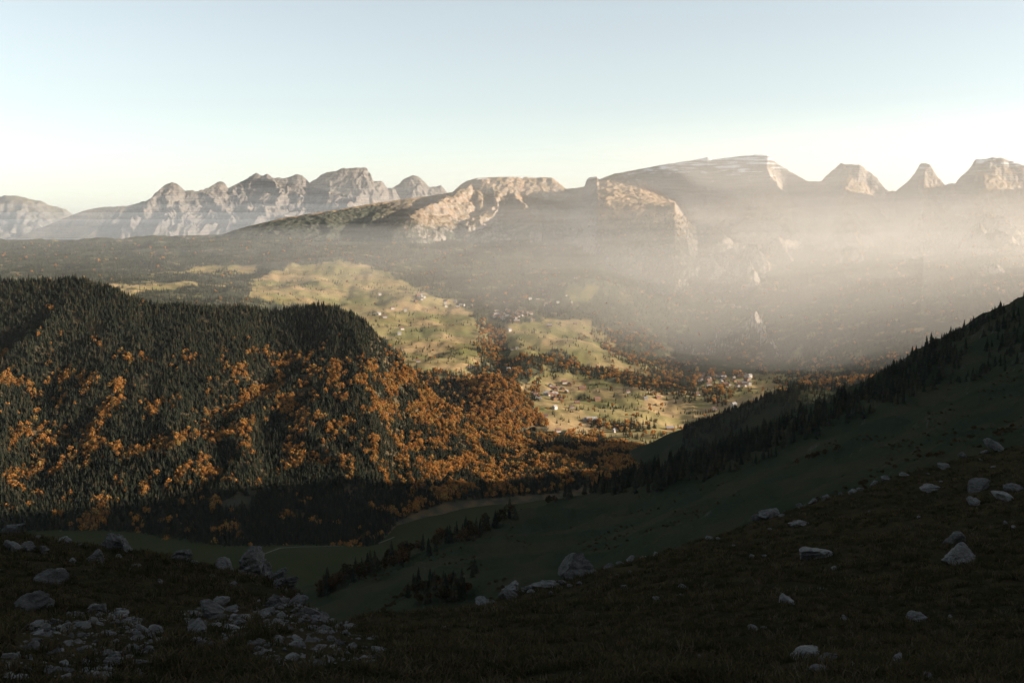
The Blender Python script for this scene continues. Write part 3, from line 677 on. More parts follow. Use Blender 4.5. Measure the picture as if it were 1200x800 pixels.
def z_o(px, py):
    if px > 600: return 'glowing orange tree in the low wood in front of the lit meadows', 'orange trees of the low wood by the meadows'
    if px > 480: return 'orange autumn tree on the lower right flank of the forested hill', 'orange trees on the right flank of the hill'
    if px > 300: return 'orange autumn tree on the lower slope above the farm track', 'orange trees above the farm track'
    return 'orange autumn tree among spruces on the lower left part of the hill', 'orange trees at the lower left of the hill'
n_sp = sum(o.name.startswith('spruce_tree') for o in COL.objects); n_au = sum(o.name.startswith('autumn_tree') for o in COL.objects)
i1 = individuals(~orange, 298-n_sp, spruce_me, 'spruce_tree', z_s, 'spruce', 1.15, None)
i2 = individuals(orange, 298-n_au, leafy_me, 'autumn_tree', z_o, 'autumn tree', 1.0, None)
def proto_list(meshes, base):
    out = []
    for m in meshes:
        c = [o for o in COL.objects if o.data is m]
        if c: out.append(c[0])
    return out
protos_s = proto_list(spruce_me, 'spruce_tree'); protos_l = proto_list(leafy_me, 'autumn_tree')
scatter('far_flank_spruces', FLANK_P, FLANK_S, protos_s, 'dark spruces on the flank behind the crest')
scatter('belt_spruces', BELT_P, BELT_S, protos_s, 'dense belt of dark spruces below the crest of the shaded slope', wide=.95)
rest = np.ones(len(x), bool); rest[i1] = False; rest[i2] = False
scatter('spruce_forest', P[rest & ~orange], size[rest & ~orange], protos_s, 'mass of dark spruces covering the hill', wide=1.15)
scatter('autumn_forest', P[rest & orange], size[rest & orange], protos_l, 'mass of orange autumn trees mixed into the hill forest')

# --- the knoll and the woods of the valley, too small to tell apart
x, y, z, t = hill_trees(KNOLL, 2000, -.17, .035, -.08, 1.2)
px, py = proj(x, y, z); orange = (rng.random(len(x)) < np.clip(.12+.6*sstep(530, 570, px), 0, 1))
size = rng.uniform(14, 22, len(x)); P = np.stack([x, y, z-.4], 1)
scatter('knoll_spruces', P[~orange], size[~orange], protos_s, 'dark spruce wood on the valley knoll', wide=1.15)
scatter('knoll_autumn_wood', P[orange], size[orange], protos_l, 'dense orange wood on the valley knoll')

def far_ground(x, y): return np.maximum(valley_h(x, y), range_h(x, y))
n = 120000
a = rng.uniform(-.56, .56, n); y = np.exp(rng.uniform(math.log(2700), math.log(9800), n)); x = a*y
z = far_ground(x, y); px, py = proj(x, y, z)
wm = wood_mask(x, y, z)
cl = fbm(x/260, y/420, 4); cl2 = fbm(x/70, y/110, 3)
WOODS = [[(560,374),(592,384),(598,438),(572,447),(556,404)],[(610,415),(640,420),(700,436),(785,448),(790,466),(700,444),(640,432),(600,436)],[(688,388),(735,376),(765,385),(795,432),(770,440),(715,418)],
         [(778,458),(800,453),(816,458),(815,472),(780,473)],[(822,458),(845,452),(862,462),(850,478),(824,470)],[(690,494),(760,497),(770,502),(740,508),(690,500)],[(622,452),(632,446),(632,470),(622,470)]]
wd = np.zeros(n, bool)
for q in WOODS: wd |= in_poly(px, py, q)
dens = np.where(wm > .5, np.where(z < 30, .92*sstep(-.25, .2, cl+.45), .0), .05+.8*sstep(.38, .62, cl2))
dens = np.where(wd, .95, dens)
dens *= np.where((py > 545) | (z > 120), 0, 1)*np.where(px > 820, .8, 1.)
dens *= np.where(y < 5000, 1.0, .8)
keep = rng.random(n) < dens
keep &= ~((y < 3250) & (px < 640))
x, y, z, px, py, wd = [v[keep] for v in (x, y, z, px, py, wd)]
po = np.where(in_poly(px, py, WOODS[3]), .06, np.where(py > 420, .14, np.where(wd, .25, np.where(px < 330, .008, .03))))
orange = rng.random(len(x)) < po
size = rng.uniform(14, 25, len(x))*np.where(y > 6000, 1.15, 1.); size *= np.where((wood_mask(x, y, z) < .5) & ~wd, .72, 1.)
P = np.stack([x, y, z-.5], 1)
fs = [put('spruce_tree', m) for m in farspruce_me]; fl = [put('autumn_tree', m) for m in farleafy_me]
for k, o in enumerate(fs+fl):                                   # one of each far kind stands in the meadow
    px_, py_ = [(703,487),(741,478),(812,481),(737,498),(690,473),(826,489)][k]
    p = pick(px_, py_, valley_h, 2800, 6000); h = 17; o.location = p; o.scale = (h, h, h)
    o['category'] = 'tree'; o['group'] = 'single trees on the lit meadow'
    o['label'] = ['lone dark spruce in the lit meadow left of the round wood','lone dark spruce on the meadow right below the round dark wood','small spruce on the meadow edge near the village',
                  'lone orange tree on the low lit meadow','round golden tree beside the barns of the hamlet','orange tree at the meadow edge below the village'][k]
scatter('valley_spruces', P[~orange], size[~orange], fs, 'distant spruce woods on the valley sides', wide=1.25)
scatter('valley_autumn_trees', P[orange], size[orange], fl, 'distant orange woods and hedges of the valley')

# ------------------------------------------------------------------ houses of the valley
M_WHITE = plain('white_render', (.42,.39,.35), .8); M_TIMBER = plain('brown_timber', (.20,.12,.07), .9, .6); M_PALE = plain('weathered_shingle', (.42,.37,.31), .9, .8)
M_ROOF = plain('brown_tile', (.17,.10,.075), .85, .9); M_ROOF2 = plain('grey_roof', (.24,.23,.22), .8, .9); M_GLASS = plain('window_glass', (.06,.07,.08), .2)
M_STONE = plain('chimney_stone', (.35,.33,.30), .9)
def house_geo(L, Wd, wall_h, roof_h, eave):
    l, w = L/2, Wd/2
    V = [(-l,-w,-3),(l,-w,-3),(l,w,-3),(-l,w,-3),(-l,-w,wall_h),(l,-w,wall_h),(l,w,wall_h),(-l,w,wall_h),(-l,0,wall_h+roof_h),(l,0,wall_h+roof_h)]
    wall = [(0,1,5,4),(2,3,7,6),(1,2,6,5),(3,0,4,7)]; gab = [(5,6,9),(7,4,8)]
    le, we = l+eave, w+eave; dz = roof_h*eave/w; t = .35
    z1, z2 = wall_h-dz, wall_h+roof_h
    RV = [(-le,-we,z1),(le,-we,z1),(le,0,z2),(-le,0,z2),(le,we,z1),(-le,we,z1)]; RV += [(a, b, c+t) for a, b, c in RV]
    RF = [(6,7,8,9),(9,8,10,11),(1,0,3,2),(3,5,4,2),(0,1,7,6),(4,5,11,10)]; RT = [(1,2,8),(1,8,7),(2,4,10),(2,10,8),(3,0,6),(3,6,9),(5,3,9),(5,9,11)]
    return V, wall+gab, RV, RF+RT
def box_faces(o): return [tuple(o+i for i in f) for f in ((0,3,2,1),(4,5,6,7),(0,1,5,4),(1,2,6,5),(2,3,7,6),(3,0,4,7))]
def pymesh(name, V, F, mats, mi=None):
    me = bpy.data.meshes.new(name); me.from_pydata(V, [], F)
    for m in mats: me.materials.append(m)
    if mi: me.polygons.foreach_set('material_index', mi)
    me.update(); return me
HOUSE = []
for k, (L, Wd, wh, rh, wm_, rm) in enumerate([(15,11,6,4,M_WHITE,M_ROOF),(18,12,6.5,4.5,M_TIMBER,M_ROOF),(13,10,6,4,M_PALE,M_ROOF2),(22,13,6,4.5,M_TIMBER,M_ROOF2),(14,11,8,4,M_WHITE,M_ROOF2)]):
    V, F, RV, RF = house_geo(L, Wd, wh, rh, 1.0)
    wins, frames = [], []
    for sy in (-1, 1):
        for zz in (1.2, 3.6):
            for i in range(4):
                cx = -L/2+L*(i+.5)/4; y_ = sy*Wd/2
                b = [(cx-.6, y_-.06, zz), (cx+.6, y_-.06, zz), (cx+.6, y_+.06, zz), (cx-.6, y_+.06, zz)]
                wins.append(b+[(p[0], p[1], p[2]+1.4) for p in b])
    WV = [v for b in wins for v in b]; WF = [f for i in range(len(wins)) for f in box_faces(i*8)]
    cb = [(L*.2-.5,.8,wh+rh*.4),(L*.2+.5,.8,wh+rh*.4),(L*.2+.5,1.8,wh+rh*.4),(L*.2-.5,1.8,wh+rh*.4)]; CV = cb+[(a, b, wh+rh+1.2) for a, b, c in cb]
    allV = V+RV; o = len(V); fs_ = F+[tuple(i+o for i in f) for f in RF]
    HOUSE.append(dict(wall=pymesh('wall', V, F, [wm_]), roof=pymesh('roof', RV, RF, [rm]), chimney=pymesh('chimney', CV, box_faces(0), [M_STONE]),
        window=pymesh('window', WV, WF, [M_GLASS]), whole=pymesh('house', allV, fs_, [wm_, rm], [0]*len(F)+[1]*len(RF))))
def house(px, py, k, label, group=None, s=1., rz=None, whole=None, name='farmhouse'):
    p = pick(px, py, far_ground, 2800, 9000, 700)
    if p is None: return
    H = HOUSE[k]; rz = random.choice((0, 1.57))+random.gauss(.25, .3) if rz is None else rz
    if whole is None: whole = p[1] > 4600
    if whole: o = put(name, H['whole'])
    else:
        o = bpy.data.objects.new(name, None); COL.objects.link(o)
        put('wall', H['wall'], o); r = put('roof', H['roof'], o); put('chimney', H['chimney'], r)
    o.location = p; o.scale = (s, s, s); o.rotation_euler.z = rz
    o['label'] = label; o['category'] = 'house'
    if group: o['group'] = group
    return o
LONE = [(650,479,4,'tall pale gabled farmhouse below the hamlet by the orange knoll',1.1,.9),(639,489,0,'small white farmhouse alone on the low meadow left of the big barn',1.1,0),(670,478,0,'low white house beside the lane under the hamlet',1.,.1),(676,473,1,'long brown barn at the lower right corner of the hamlet',1.,.2),
 (693,494,3,'large brown barn with a pale front on the low meadow',1.6,.3),(686,493,2,'grey shed built against the large barn on the low meadow',1.1,.4),(720,506,4,'pale gabled house at the edge of the orange wood',1.0,.8),(785,503,3,'low dark barn alone on the meadow near the crest spruces',1.1,.1),
 (654,506,0,'white house half hidden by the top of the orange wood',1.1,.2),(736,460,0,'white barn alone on the smooth upper meadow above the hedge',1.,.2),(700,469,1,'brown farmhouse among the trees at the middle of the meadows',1.3,.3),(757,468,2,'grey farmhouse just left of the round dark wood',1.2,.1),(771,467,1,'brown barn under the left edge of the round dark wood',1.1,.5),
 (810,501,3,'dark barn at the far right of the low meadow',1.,.2),(817,463,0,'white house right of the round dark wood',1.2,.4),(837,480,0,'white house under the orange trees beside the dark slope',1.1,.3),(860,476,4,'bright white house just above the dark spruce slope',1.3,.5),(791,522,2,'small grey hut between orange wood and spruce stand',1.1,.2),
 (682,457,1,'large brown farmhouse at the right end of the hamlet',1.5,.2),(490,424,0,'white house at the edge of the wood behind the hill shoulder',1.1,.1),(550,431,0,'white house in the clearing above the orange knoll, left one',1.,.2),(556,431,2,'grey house in the clearing above the orange knoll, right one',1.,.4),
 (596,434,4,'white house above the top end of the orange knoll',1.1,.3),(605,436,1,'brown house beside the white one above the orange knoll',1.1,.1),(597,388,4,'white house at the stream wood below the upper village',1.3,.6),(601,410,0,'white house in the shaded hollow right of the stream wood',1.,.3),(606,409,2,'grey house in the shaded hollow right of the stream wood',1.,.1),
 (644,382,3,'long dark barn on the terraces right of the upper village',1.1,.1),(675,327,0,'white house on top of the little lit hill under the mountains',1.5,.3),(674,380,1,'brown barn on the terraces under the wooded slope',1.,.2),(640,356,0,'white house in the shade above the upper village',1.2,.2),(621,351,4,'pale house high above the upper village',1.2,.5),
 (460,362,0,'white house alone in the shaded meadow behind the hill',1.3,.4),(444,369,4,'white house, left of the pair nearest the forested hill',1.3,.6),(451,372,0,'white house, right of the pair nearest the forested hill',1.4,.2),(475,365,2,'grey house in the shade right of the lone white one',1.3,.3),
 (471,386,0,'white house near the hill flank, upper of two',1.2,.5),(468,392,4,'white house near the hill flank, lower of two',1.2,.2),(445,346,2,'grey farmhouse on the upper lit meadow at the left',1.3,.4),(434,322,0,'white farmhouse highest on the left lit meadow',1.4,.1)]
for px_, py_, k, l, s, rz in LONE: house(px_, py_, k, l, None, s, rz)
def cluster(poly, n, label, group, s0, s1, seed):
    r = random.Random(seed); k = 0; done = []
    xs = [p[0] for p in poly]; ys = [p[1] for p in poly]
    for _ in range(4000):
        if k >= n: break
        q = (r.uniform(min(xs), max(xs)), r.uniform(min(ys), max(ys)))
        if not in_poly(np.array([q[0]]), np.array([q[1]]), poly)[0] or any(abs(q[0]-d[0])/3.6+abs(q[1]-d[1])/1.6 < 1 for d in done): continue
        done.append(q); kk = r.choice((0, 0, 1, 1, 2, 3, 4)); house(q[0], q[1], kk, label[kk], group, r.uniform(s0, s1)); k += 1
def kinds(where): return {0: f'small white house with a brown roof {where}', 1: f'brown timber house {where}', 2: f'weathered grey house {where}', 3: f'long brown barn with a grey roof {where}', 4: f'tall white house with a grey roof {where}'}
cluster([(624,452),(645,447),(670,450),(672,462),(660,470),(632,470),(622,464)], 22, kinds('in the hamlet beside the orange knoll'), 'houses of the hamlet by the orange knoll', .95, 1.4, 1)
cluster([(812,440),(845,436),(885,440),(884,452),(850,455),(815,450)], 34, kinds('in the village on the valley bottom'), 'houses of the village on the valley bottom', .9, 1.4, 2)
cluster([(575,368),(590,362),(622,366),(626,376),(600,378),(578,374)], 30, kinds('in the upper village below the dark mountain foot'), 'houses of the upper village', .9, 1.4, 3)
cluster([(482,352),(495,344),(500,352),(490,358)], 8, kinds('in the little group on the upper lit meadow'), 'houses on the upper lit meadow', 1., 1.4, 4)
cluster([(515,354),(542,353),(560,358),(540,361),(518,360)], 8, kinds('in the row at the sunny terrace edge'), 'houses at the sunny terrace edge', 1., 1.4, 5)
cluster([(588,352),(650,340),(690,352),(640,362),(600,362)], 10, kinds('scattered on the shaded foot of the mountain'), 'houses at the foot of the mountain', 1., 1.3, 6)

# ------------------------------------------------------------------ foreground rocks
def rock_mesh(seed, sub, shape, cuts, jag):
    r = np.random.default_rng(seed); bm = bmesh.new(); bmesh.ops.create_icosphere(bm, subdivisions=sub, radius=1)
    V = np.array([v.co[:] for v in bm.verts]); F = np.array([[v.index for v in f.verts] for f in bm.faces]); bm.free()
    N = r.normal(size=(cuts, 3)); N /= np.linalg.norm(N, axis=1)[:, None]; D = r.uniform(.42, .95, cuts)
    q = V@N.T; rad = np.where(q > .05, D/np.maximum(q, .05), 9).min(1); rad = np.minimum(rad, 1.15)
    V = V*rad[:, None]
    nn = fbm(V[:, 0]*1.7+seed, V[:, 1]*1.7+V[:, 2]*2.1, 4); V = V*(1+jag*nn[:, None])
    lay = gnoise(V[:, 2]*5+seed*3., V[:, 0]*.8+V[:, 1]*.6); V[:, :2] *= (1+jag*.55*lay)[:, None]
    return mesh_np('rock', V*np.array(shape), F, M_ROCK, smooth=False)
ROCKS = {'b': [rock_mesh(10+k, 5, (1, .85, .8), 9, .12) for k in range(3)], 'f': [rock_mesh(20+k, 4, (1, .8, .42), 8, .16) for k in range(4)],
         'r': [rock_mesh(30+k, 4, (1, .85, .7), 8, .17) for k in range(6)], 't': [rock_mesh(40+k, 5, (.62, .5, 1.15), 10, .22) for k in range(4)]}
LAND = {'crest boulder': (675,652), 'white boulder': (955,652), 'wedge boulder': (1130,656), 'rock fin': (297,655), 'cracked pillar': (133,637), 'flat slab': (255,708), 'low slab': (950,771), 'long slabs': (1162,580)}
def rock(px, py, w, kind, label=None, hw=None, group=None, rz=None, sink=.26):
    for _ in range(40):
        p = pick(px, py, fore_h, 5, 130, 500)
        if p is not None and p[1]-np.interp(p[0]/p[1], FCA, FCY) < .8: break
        py += 1
    else: return None
    dist = math.sqrt(p[0]**2+p[1]**2+p[2]**2); s = w*dist/1200/2*.98
    me = random.choice(ROCKS[kind]); o = put('rock', me)
    zs = 1. if hw is None else hw/{'b': .8, 'f': .42, 'r': .7, 't': 1.15*1.6}[kind]
    if kind == 't': s *= 1.5
    o.scale = (s, s*random.uniform(.8, 1.1), s*zs)
    up = me.vertices and {'b': .75, 'f': .4, 'r': .62, 't': 1.0}[kind]
    o.location = (p[0], p[1]+s*.5, p[2]+s*zs*up*(.5-sink)); o.rotation_euler = (random.gauss(0, .18), random.gauss(0, .18), random.random()*6.28 if rz is None else rz)
    o['category'] = 'boulder' if w > 38 else 'rock'
    if label: o['label'] = label
    if group: o['group'] = group
    o['_px'] = (px, py, w); o['_k'] = kind
    return o
big = [(675,655,46,'b','large pale rounded boulder sitting on the crest in the middle',.78),(955,655,44,'b','white topped boulder on the right grass slope',.5),(1130,659,50,'f','dark wedge shaped boulder with a sloping pale top at the right',.5),
 (1120,637,27,'r','dark squat rock just above the wedge boulder',.6),(1092,575,25,'r','grey block on the upper right slope left of the long slabs',.5),(1108,549,18,'f','pale flat stone near the skyline at the upper right',.4),
 (1150,575,34,'f','long grey slab, upper left of the slab cluster at right',.4),(1143,592,21,'r','broken pale block, lowest of the slab cluster at right',.6),(1180,587,32,'f','long low slab, right one of the slab cluster',.35),(1193,575,22,'f','grey slab at the right picture edge on the upper slope',.4),
 (1172,527,40,'f','low grey slab on the skyline at the top right',.25),(293,662,44,'t','tall ragged rock fin with a pale ridge on the left crest',1.0),(312,660,22,'t','narrow upright rock leaning against the tall fin',1.5),(263,667,24,'r','grey rock at the left foot of the tall fin',.8),
 (326,672,26,'t','fluted rock right of the tall fin on the crest',1.0),(339,674,26,'t','cracked fluted rock stepping down right of the fin',.9),(323,690,22,'t','slanting rock rib below the fluted rocks',1.0),(133,642,30,'t','cracked leaning pillar of rock on the left crest',1.1),(147,646,16,'t','dark stub of rock right of the cracked pillar',.8),
 (108,660,26,'t','upright mottled rock below the left crest',.9),(10,616,28,'r','big grey rock on the crest at the left picture edge',.7),(73,626,16,'r','dark grey rock on the skyline left of the pillar',.8),(11,645,20,'r','pale rock under the crest at the left edge',.8),(27,645,18,'t','narrow dark rock beside the pale one at the left edge',.9),
 (49,648,14,'t','small upright grey stone below the left crest',1.),(58,683,32,'r','broken heap of pale stone on the left turf',.6),(68,672,14,'f','pale tilted chip above the broken heap on the left turf',.5),(210,656,22,'r','knobbly rock on the skyline left of the tall fin',.9),(226,661,14,'f','low flat stone trailing right of the knobbly skyline rock',.4),
 (255,708,22,'f','pale flat topped slab in the left rubble',.45),(244,724,44,'b','dark bulky rock carrying the flat slab in the left rubble',.6),(232,740,26,'r','pitted rock at the foot of the dark bulky one',.8),(38,716,46,'b','dark humped rock with a pale right end at far left',.55),(50,710,20,'r','pale knob on the dark humped rock at far left',.8),
 (115,716,24,'r','rounded grey rock at the top of the left rubble field',.7),(318,712,24,'t','leaning grey slab at the top of the middle rubble',.8),(347,709,24,'r','dark hunched rock behind the middle rubble',.5),(312,719,15,'r','smooth pale block at the left of the middle rubble',.8),(362,722,26,'f','broad pale stone at the heart of the middle rubble',.5),
 (950,773,42,'f','broad low slab in the dark grass at the bottom right of centre',.42),(973,775,24,'f','mottled slab touching the broad low slab',.4),(958,789,28,'f','thin slab in front of the broad low slab',.35),(1054,778,28,'f','pointed low rock right of the broad low slab',.45),(1075,728,30,'r','dark mossy rock on the mid right grass',.5),(923,707,22,'r','dark round rock on the middle of the right slope',.6),
 (939,616,22,'r','dark lump of rock on the slope above the white boulder',.5),(680,668,34,'f','grey slab lying at the foot of the large crest boulder',.35),(592,668,17,'f','pale leaning slab on the crest left of the large boulder',.6),(577,670,10,'f','white chip at the end of the crest left of the large boulder',.5),(620,670,18,'r','pale pyramid stone on the crest between slab and boulder',.7),
 (598,684,28,'t','dark outcrop face dropping below the pale leaning slab',.8),(564,696,24,'t','cracked outcrop at the lower left end of the crest',.8),(636,688,32,'r','broad grey rock below the large crest boulder',.45),(600,700,22,'r','rough grey rock under the outcrop face',.6),(902,604,28,'f','pale ledge on the right crest line',.4),(891,606,16,'f','grey stone at the left end of the pale ledge',.5)]
for px_, py_, w, kd, l, hw in big: rock(px_, py_, w, kd, l, hw)
small = [(1130,534,12),(1155,526,12),(1165,548,9),(1060,539,14),(1039,548,14),(1025,562,12),(1009,570,12),(1000,578,12),(969,573,14),(953,582,14),(939,589,12),(986,580,9),(967,586,8),(915,605,12),(902,621,8),(832,630,14),(842,632,8),(881,654,12),(896,652,8),(1077,607,8),(1179,614,9),(1189,619,8),
 (800,689,14),(789,684,6),(795,700,5),(960,692,10),(967,690,6),(978,667,9),(986,671,6),(993,678,8),(990,724,8),(1114,723,7),(731,688,10),(750,690,12),(769,702,13),(797,698,8),(988,726,9),(883,739,16),(895,736,9),(1000,781,12),(1012,780,9),(921,764,9),(735,777,10),(752,781,10),(1179,773,10),(1087,799,24),(1162,790,8),(1128,781,5),
 (712,656,14),(740,643,18),(754,636,11),(768,637,10),(727,650,10),(660,684,12),(679,685,8),(654,677,10),(738,671,8),(724,675,8),(668,687,9),(622,695,12),(645,697,10),(612,690,9),(44,624,9),(101,632,6),(93,632,7),(157,664,14),(165,677,7),(187,682,12),(138,654,11),(84,659,12),(150,668,8),(248,676,8),(273,686,13),(302,705,7),(348,699,12),(345,676,10),(335,694,9),
 (25,694,6),(1,668,5),(1103,565,7),(1088,556,6),(1150,540,7),(1020,600,6),(860,640,6),(1045,700,6),(850,705,6),(700,720,6),(640,740,6),(560,760,7),(820,770,8),(1150,745,7),(680,790,8),(520,735,6),(1100,690,6),(770,755,6),(1010,640,6)]
for px_, py_, w in small: rock(px_, py_, w*.85, random.choice('ffrr'), None, random.uniform(.4, .7))
# label the small ones by the big rock they lie beside
def word(w, kd): return ('tiny ' if w < 8 else 'small ' if w < 12 else 'medium ')+{'f': 'flat', 'r': 'blocky', 't': 'upright', 'b': 'rounded'}[kd]
names = {'crest boulder': 'the large pale crest boulder', 'white boulder': 'the white topped boulder', 'wedge boulder': 'the dark wedge boulder', 'rock fin': 'the tall rock fin', 'cracked pillar': 'the cracked pillar', 'flat slab': 'the flat slab in the rubble', 'low slab': 'the broad low slab', 'long slabs': 'the long slab cluster'}
todo = {}
for o in list(COL.objects):
    if o.name.startswith('rock') and 'label' not in o:
        px_, py_, w = o['_px']; k = min(LAND, key=lambda q: (LAND[q][0]-px_)**2+2*(LAND[q][1]-py_)**2); dx, dy = px_-LAND[k][0], py_-LAND[k][1]
        dr = ('right of' if dx > 0 else 'left of') if abs(dx) > 1.3*abs(dy) else ('below' if dy > 0 else 'above')
        todo.setdefault((k, dr), []).append((dx*dx+dy*dy, o, word(w, o['_k'])))
ORD = ['nearest', 'second nearest', 'third nearest', 'fourth nearest', 'fifth nearest', 'sixth nearest', 'seventh nearest', 'eighth nearest', 'ninth nearest', 'tenth nearest']+['farther out']*40
for (k, dr), l in todo.items():
    l.sort(key=lambda q: q[0])
    for i, (d, o, wd_) in enumerate(l):
        o['label'] = f'{wd_} stone, {ORD[i]} of those {dr} {names[k]}'; o['group'] = 'scattered stones on the turf'
# rubble fields, lower left
def rubble(poly, n, lo, hi, where, group, seed):
    r = random.Random(seed); xs = [p[0] for p in poly]; ys = [p[1] for p in poly]; k = 0
    while k < n:
        q = (r.uniform(min(xs), max(xs)), r.uniform(min(ys), max(ys)))
        if in_poly(np.array([q[0]]), np.array([q[1]]), poly)[0]:
            kd = r.choice('ffrrr'); w = lo+(hi-lo)*r.random()**2; big_ = w > (lo+hi)/2
            rock(q[0], q[1], w, kd, f"{'larger' if big_ else 'small'} {'flat' if kd == 'f' else 'blocky'} grey stone {where}", r.uniform(.35, .7), group); k += 1
rubble([(15,745),(60,722),(100,712),(165,725),(190,745),(180,790),(120,800),(0,800),(0,770)], 62, 7, 26, 'in the rubble field at the lower left corner', 'stones of the lower left rubble field', 1)
rubble([(205,715),(250,705),(290,715),(300,745),(230,760)], 14, 6, 18, 'around the dark bulky rock in the left rubble', 'stones around the dark bulky rock', 2)
rubble([(300,708),(340,700),(400,720),(420,735),(380,742),(310,735)], 34, 5, 16, 'in the heap right of the dark bulky rock', 'stones of the middle heap', 3)
rubble([(280,752),(340,742),(430,740),(465,765),(440,785),(330,790)], 34, 5, 20, 'at the right end of the rubble beside open turf', 'stones at the right end of the rubble', 4)
for o in COL.objects:
    for k in ('_px', '_k'):
        if k in o: del o[k]

RUBBLE = [[(15,745),(60,722),(100,712),(165,725),(190,745),(180,790),(120,800),(0,800),(0,770)],[(205,715),(250,705),(290,715),(300,745),(230,760)],[(300,708),(340,700),(400,720),(420,735),(380,742),(310,735)],[(280,752),(340,742),(430,740),(465,765),(440,785),(330,790)]]
# ------------------------------------------------------------------ grass of the foreground
def mat_grass():
    t = NT('dry_grass'); oi = t.n('ObjectInfo').outputs['Random']
    c = t.ramp(oi, [(0, (.020,.022,.011)), (.5, (.036,.031,.016)), (.85, (.058,.044,.024)), (1, (.075,.062,.038))])
    d = t.n('BsdfDiffuse', {'Color': c}); tr = t.n('BsdfTranslucent', {'Color': c}); m = t.n('MixShader', {0: .25, 1: d, 2: tr})
    t.t.links.new(m.outputs[0], t.out.inputs[0]); return t.m
M_GRASS = mat_grass()
def tuft(seed):
    r = np.random.default_rng(seed); V, F = [], []
    for k in range(16):
        a = r.random()*6.28; b = r.normal(0, .05, 2); ln = r.uniform(.04, .12); out = r.uniform(.04, .13); w = .005+.006*r.random(); n = len(V)
        ca, sa = math.cos(a), math.sin(a)
        V += [(b[0]-sa*w, b[1]+ca*w, -.03), (b[0]+sa*w, b[1]-ca*w, -.03), (b[0]+ca*out*.4+sa*w*.7, b[1]+sa*out*.4-ca*w*.7, ln*.65), (b[0]+ca*out*.4-sa*w*.7, b[1]+sa*out*.4+ca*w*.7, ln*.65), (b[0]+ca*out, b[1]+sa*out, ln)]
        F += [(n, n+1, n+2), (n, n+2, n+3), (n+3, n+2, n+4)]
    return mesh_np('grass_tuft', V, F, M_GRASS)
tufts = []
for k, (px_, py_) in enumerate([(620,790),(700,795),(780,792),(560,780)]):
    o = put('grass_tuft', tuft(k), kind='stuff', label='dry grass tuft in the dark turf'); p = pick(px_, py_, fore_h, 5, 60); o.location = p; tufts.append(o)
n = 60000
a = rng.uniform(-.56, .56, n); y = np.exp(rng.uniform(math.log(9.5), math.log(95), n)); x = a*y
d = fbm(x/2.2, y/2.2, 3); keep = d > rng.uniform(-.9, .5, n)
x, y = x[keep], y[keep]; z = fore_h(x, y)
over = y-np.interp(x/y, FCA, FCY); k = over < 2.5; x, y, z = x[k], y[k], z[k]
n2 = 60000
a2 = rng.uniform(-.56, .10, n2); y2 = np.exp(rng.uniform(math.log(9.5), math.log(60), n2)); x2 = a2*y2; z2 = fore_h(x2, y2); qx, qy = proj(x2, y2, z2)
m = np.zeros(n2, bool)
for q in RUBBLE: m |= in_poly(qx+10*fbm(x2/1.5, y2/1.5, 3), qy+5*fbm(x2/1.5+5, y2/1.5, 3), q)
m = np.where(m)[0][:900]; sz2 = (.02+.11*rng.random(len(m))**2.5)*y2[m]/16
RP_ = [o for o in COL.objects if o.name.startswith('rock') and any(o.data is q for q in ROCKS['f']+ROCKS['r'])]
pr = [next(o for o in RP_ if o.data is q) for q in ROCKS['f']+ROCKS['r'] if any(o.data is q for o in RP_)]
scatter('rubble', np.stack([x2, y2, z2], 1)[m], sz2, pr, 'small broken stones between the rocks of the rubble fields', wide=1.1)
gpx, gpy = proj(x, y, z)
k = np.ones(len(x), bool)
for q in RUBBLE: k &= ~(in_poly(gpx, gpy, q) & (rng.random(len(x)) < .85))
x, y, z = x[k], y[k], z[k]; sz = rng.uniform(.55, 1.25, len(x))*(1+.5*(y > 30))
scatter('grass', np.stack([x, y, z], 1), sz, tufts, 'dry brown and green grass on the foreground turf', wide=1.2)

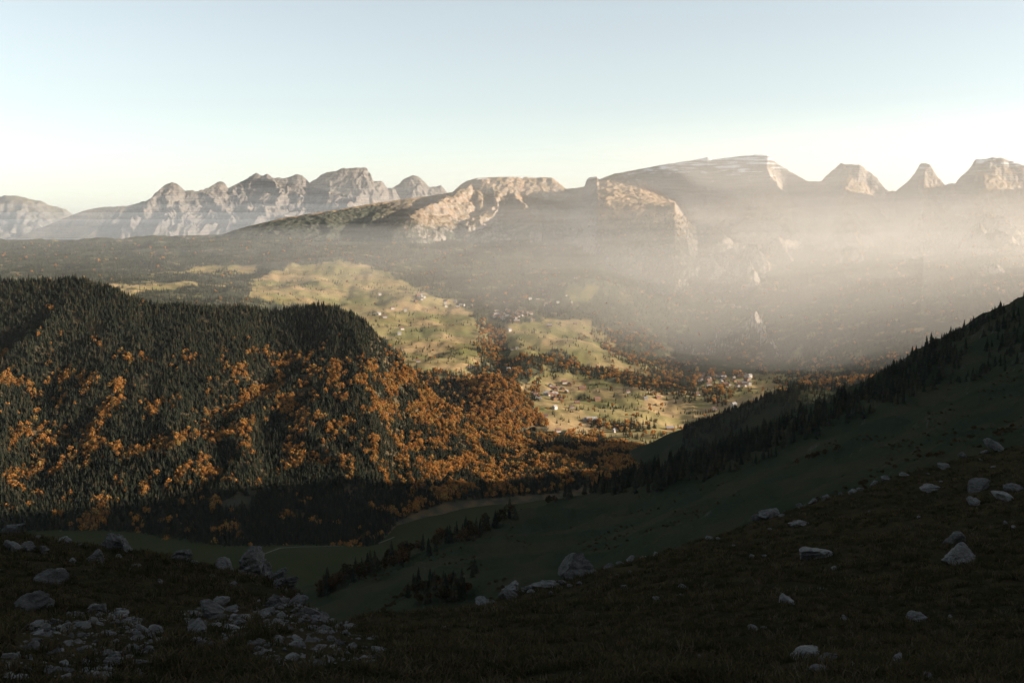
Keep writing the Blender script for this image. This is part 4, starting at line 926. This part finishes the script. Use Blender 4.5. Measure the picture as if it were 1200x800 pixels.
# ------------------------------------------------------------------ air: haze over the whole place, and the mist lying in the valley
def volume_mat(name, col, dens, g):
    t = NT(name); v = t.n('VolumePrincipled', {'Color': (*col, 1), 'Density': dens, 'Anisotropy': g})
    t.t.links.new(v.outputs[0], t.out.inputs['Volume']); return t.m
bx = [(-40000,-9000,-1100),(40000,-9000,-1100),(40000,45000,-1100),(-40000,45000,-1100)]
bx = bx+[(a, b, 1500) for a, b, c in bx]
put('haze', pymesh('haze', bx, box_faces(0), [volume_mat('haze_air', (.93,.97,1.), HAZE_DENSITY, .45)]), kind='stuff', label='thin pale haze filling the air')
def mist(X, Y, G, top, bottom, dens, side, edge, seed, g=.45, col=(.99,.965,.93)):
    t = top+(24*fbm(X/900+seed, Y/1300, 4)+230*(X/Y-.15) if g == .45 else 0*X)
    bot = np.maximum(G+45, bottom)
    blk = np.maximum.accumulate(bot > t-2, 0)
    th = np.where(blk, 0, np.clip(t-bot, 0, None)*edge*side)
    th[0] = th[-1] = 0; th[:, 0] = th[:, -1] = 0
    F = grid_faces(*X.shape); F = np.r_[F[:, [0, 1, 2]], F[:, [0, 2, 3]]]; F = F[(th.ravel()[F] > .5).any(1)]
    N0 = X.size; topv = np.stack([X, Y, t], -1).reshape(-1, 3); botv = np.stack([X, Y, t-th], -1).reshape(-1, 3)
    Fb = np.where((th.ravel() <= .5)[F], F, F+N0)
    Fall = np.r_[F, Fb[:, ::-1]]; used, inv = np.unique(Fall, return_inverse=True)
    put('valley_mist', mesh_np('valley_mist', np.r_[topv, botv][used], inv.reshape(Fall.shape), volume_mat('mist_air', col, dens, g)), kind='stuff', label='flat layer of mist lying over the valley')
am = np.linspace(-.72, .75, 140); rm = np.linspace(2650, 10400, 130)
MX, MY = am[None]*rm[:, None], np.repeat(rm[:, None], len(am), 1)
MG = np.maximum(far_ground(MX, MY), mount_h(MX, MY))
for top, bottom, dens, a0, a1, seed, y0 in MIST:
    mist(MX, MY, MG, top, bottom, dens, sstep(a0, a1, MX/MY)*(1-sstep(.62, .75, MX/MY)), sstep(y0, y0+1100, MY)*(1-sstep(-420, -150, MY-RANGE.crest(MX/MY)[0])), seed)
mist(MX, MY, MG, -75, -760, 3e-5, sstep(-.70, -.58, MX/MY)*(1-sstep(-.30, .05, MX/MY)), sstep(3300, 4700, MY)*(1-sstep(-900, -300, MY-RANGE.crest(MX/MY)[0])), 20., .3, (.92,.96,1.))
am = np.linspace(-.62, .02, 60); rm = np.linspace(11300, 13300, 40)
MX, MY = am[None]*rm[:, None], np.repeat(rm[:, None], len(am), 1)
MG = np.maximum(range_h(MX, MY), massif_h(MX, MY))
for top, dens in FARMIST: mist(MX, MY, MG*0-300, top, -300, dens, sstep(-.62, -.52, MX/MY)*(1-sstep(-.10, .01, MX/MY)), sstep(11300, 12000, MY)*(1-sstep(12500, 13300, MY)), top/50., .3, (.88,.94,1.))
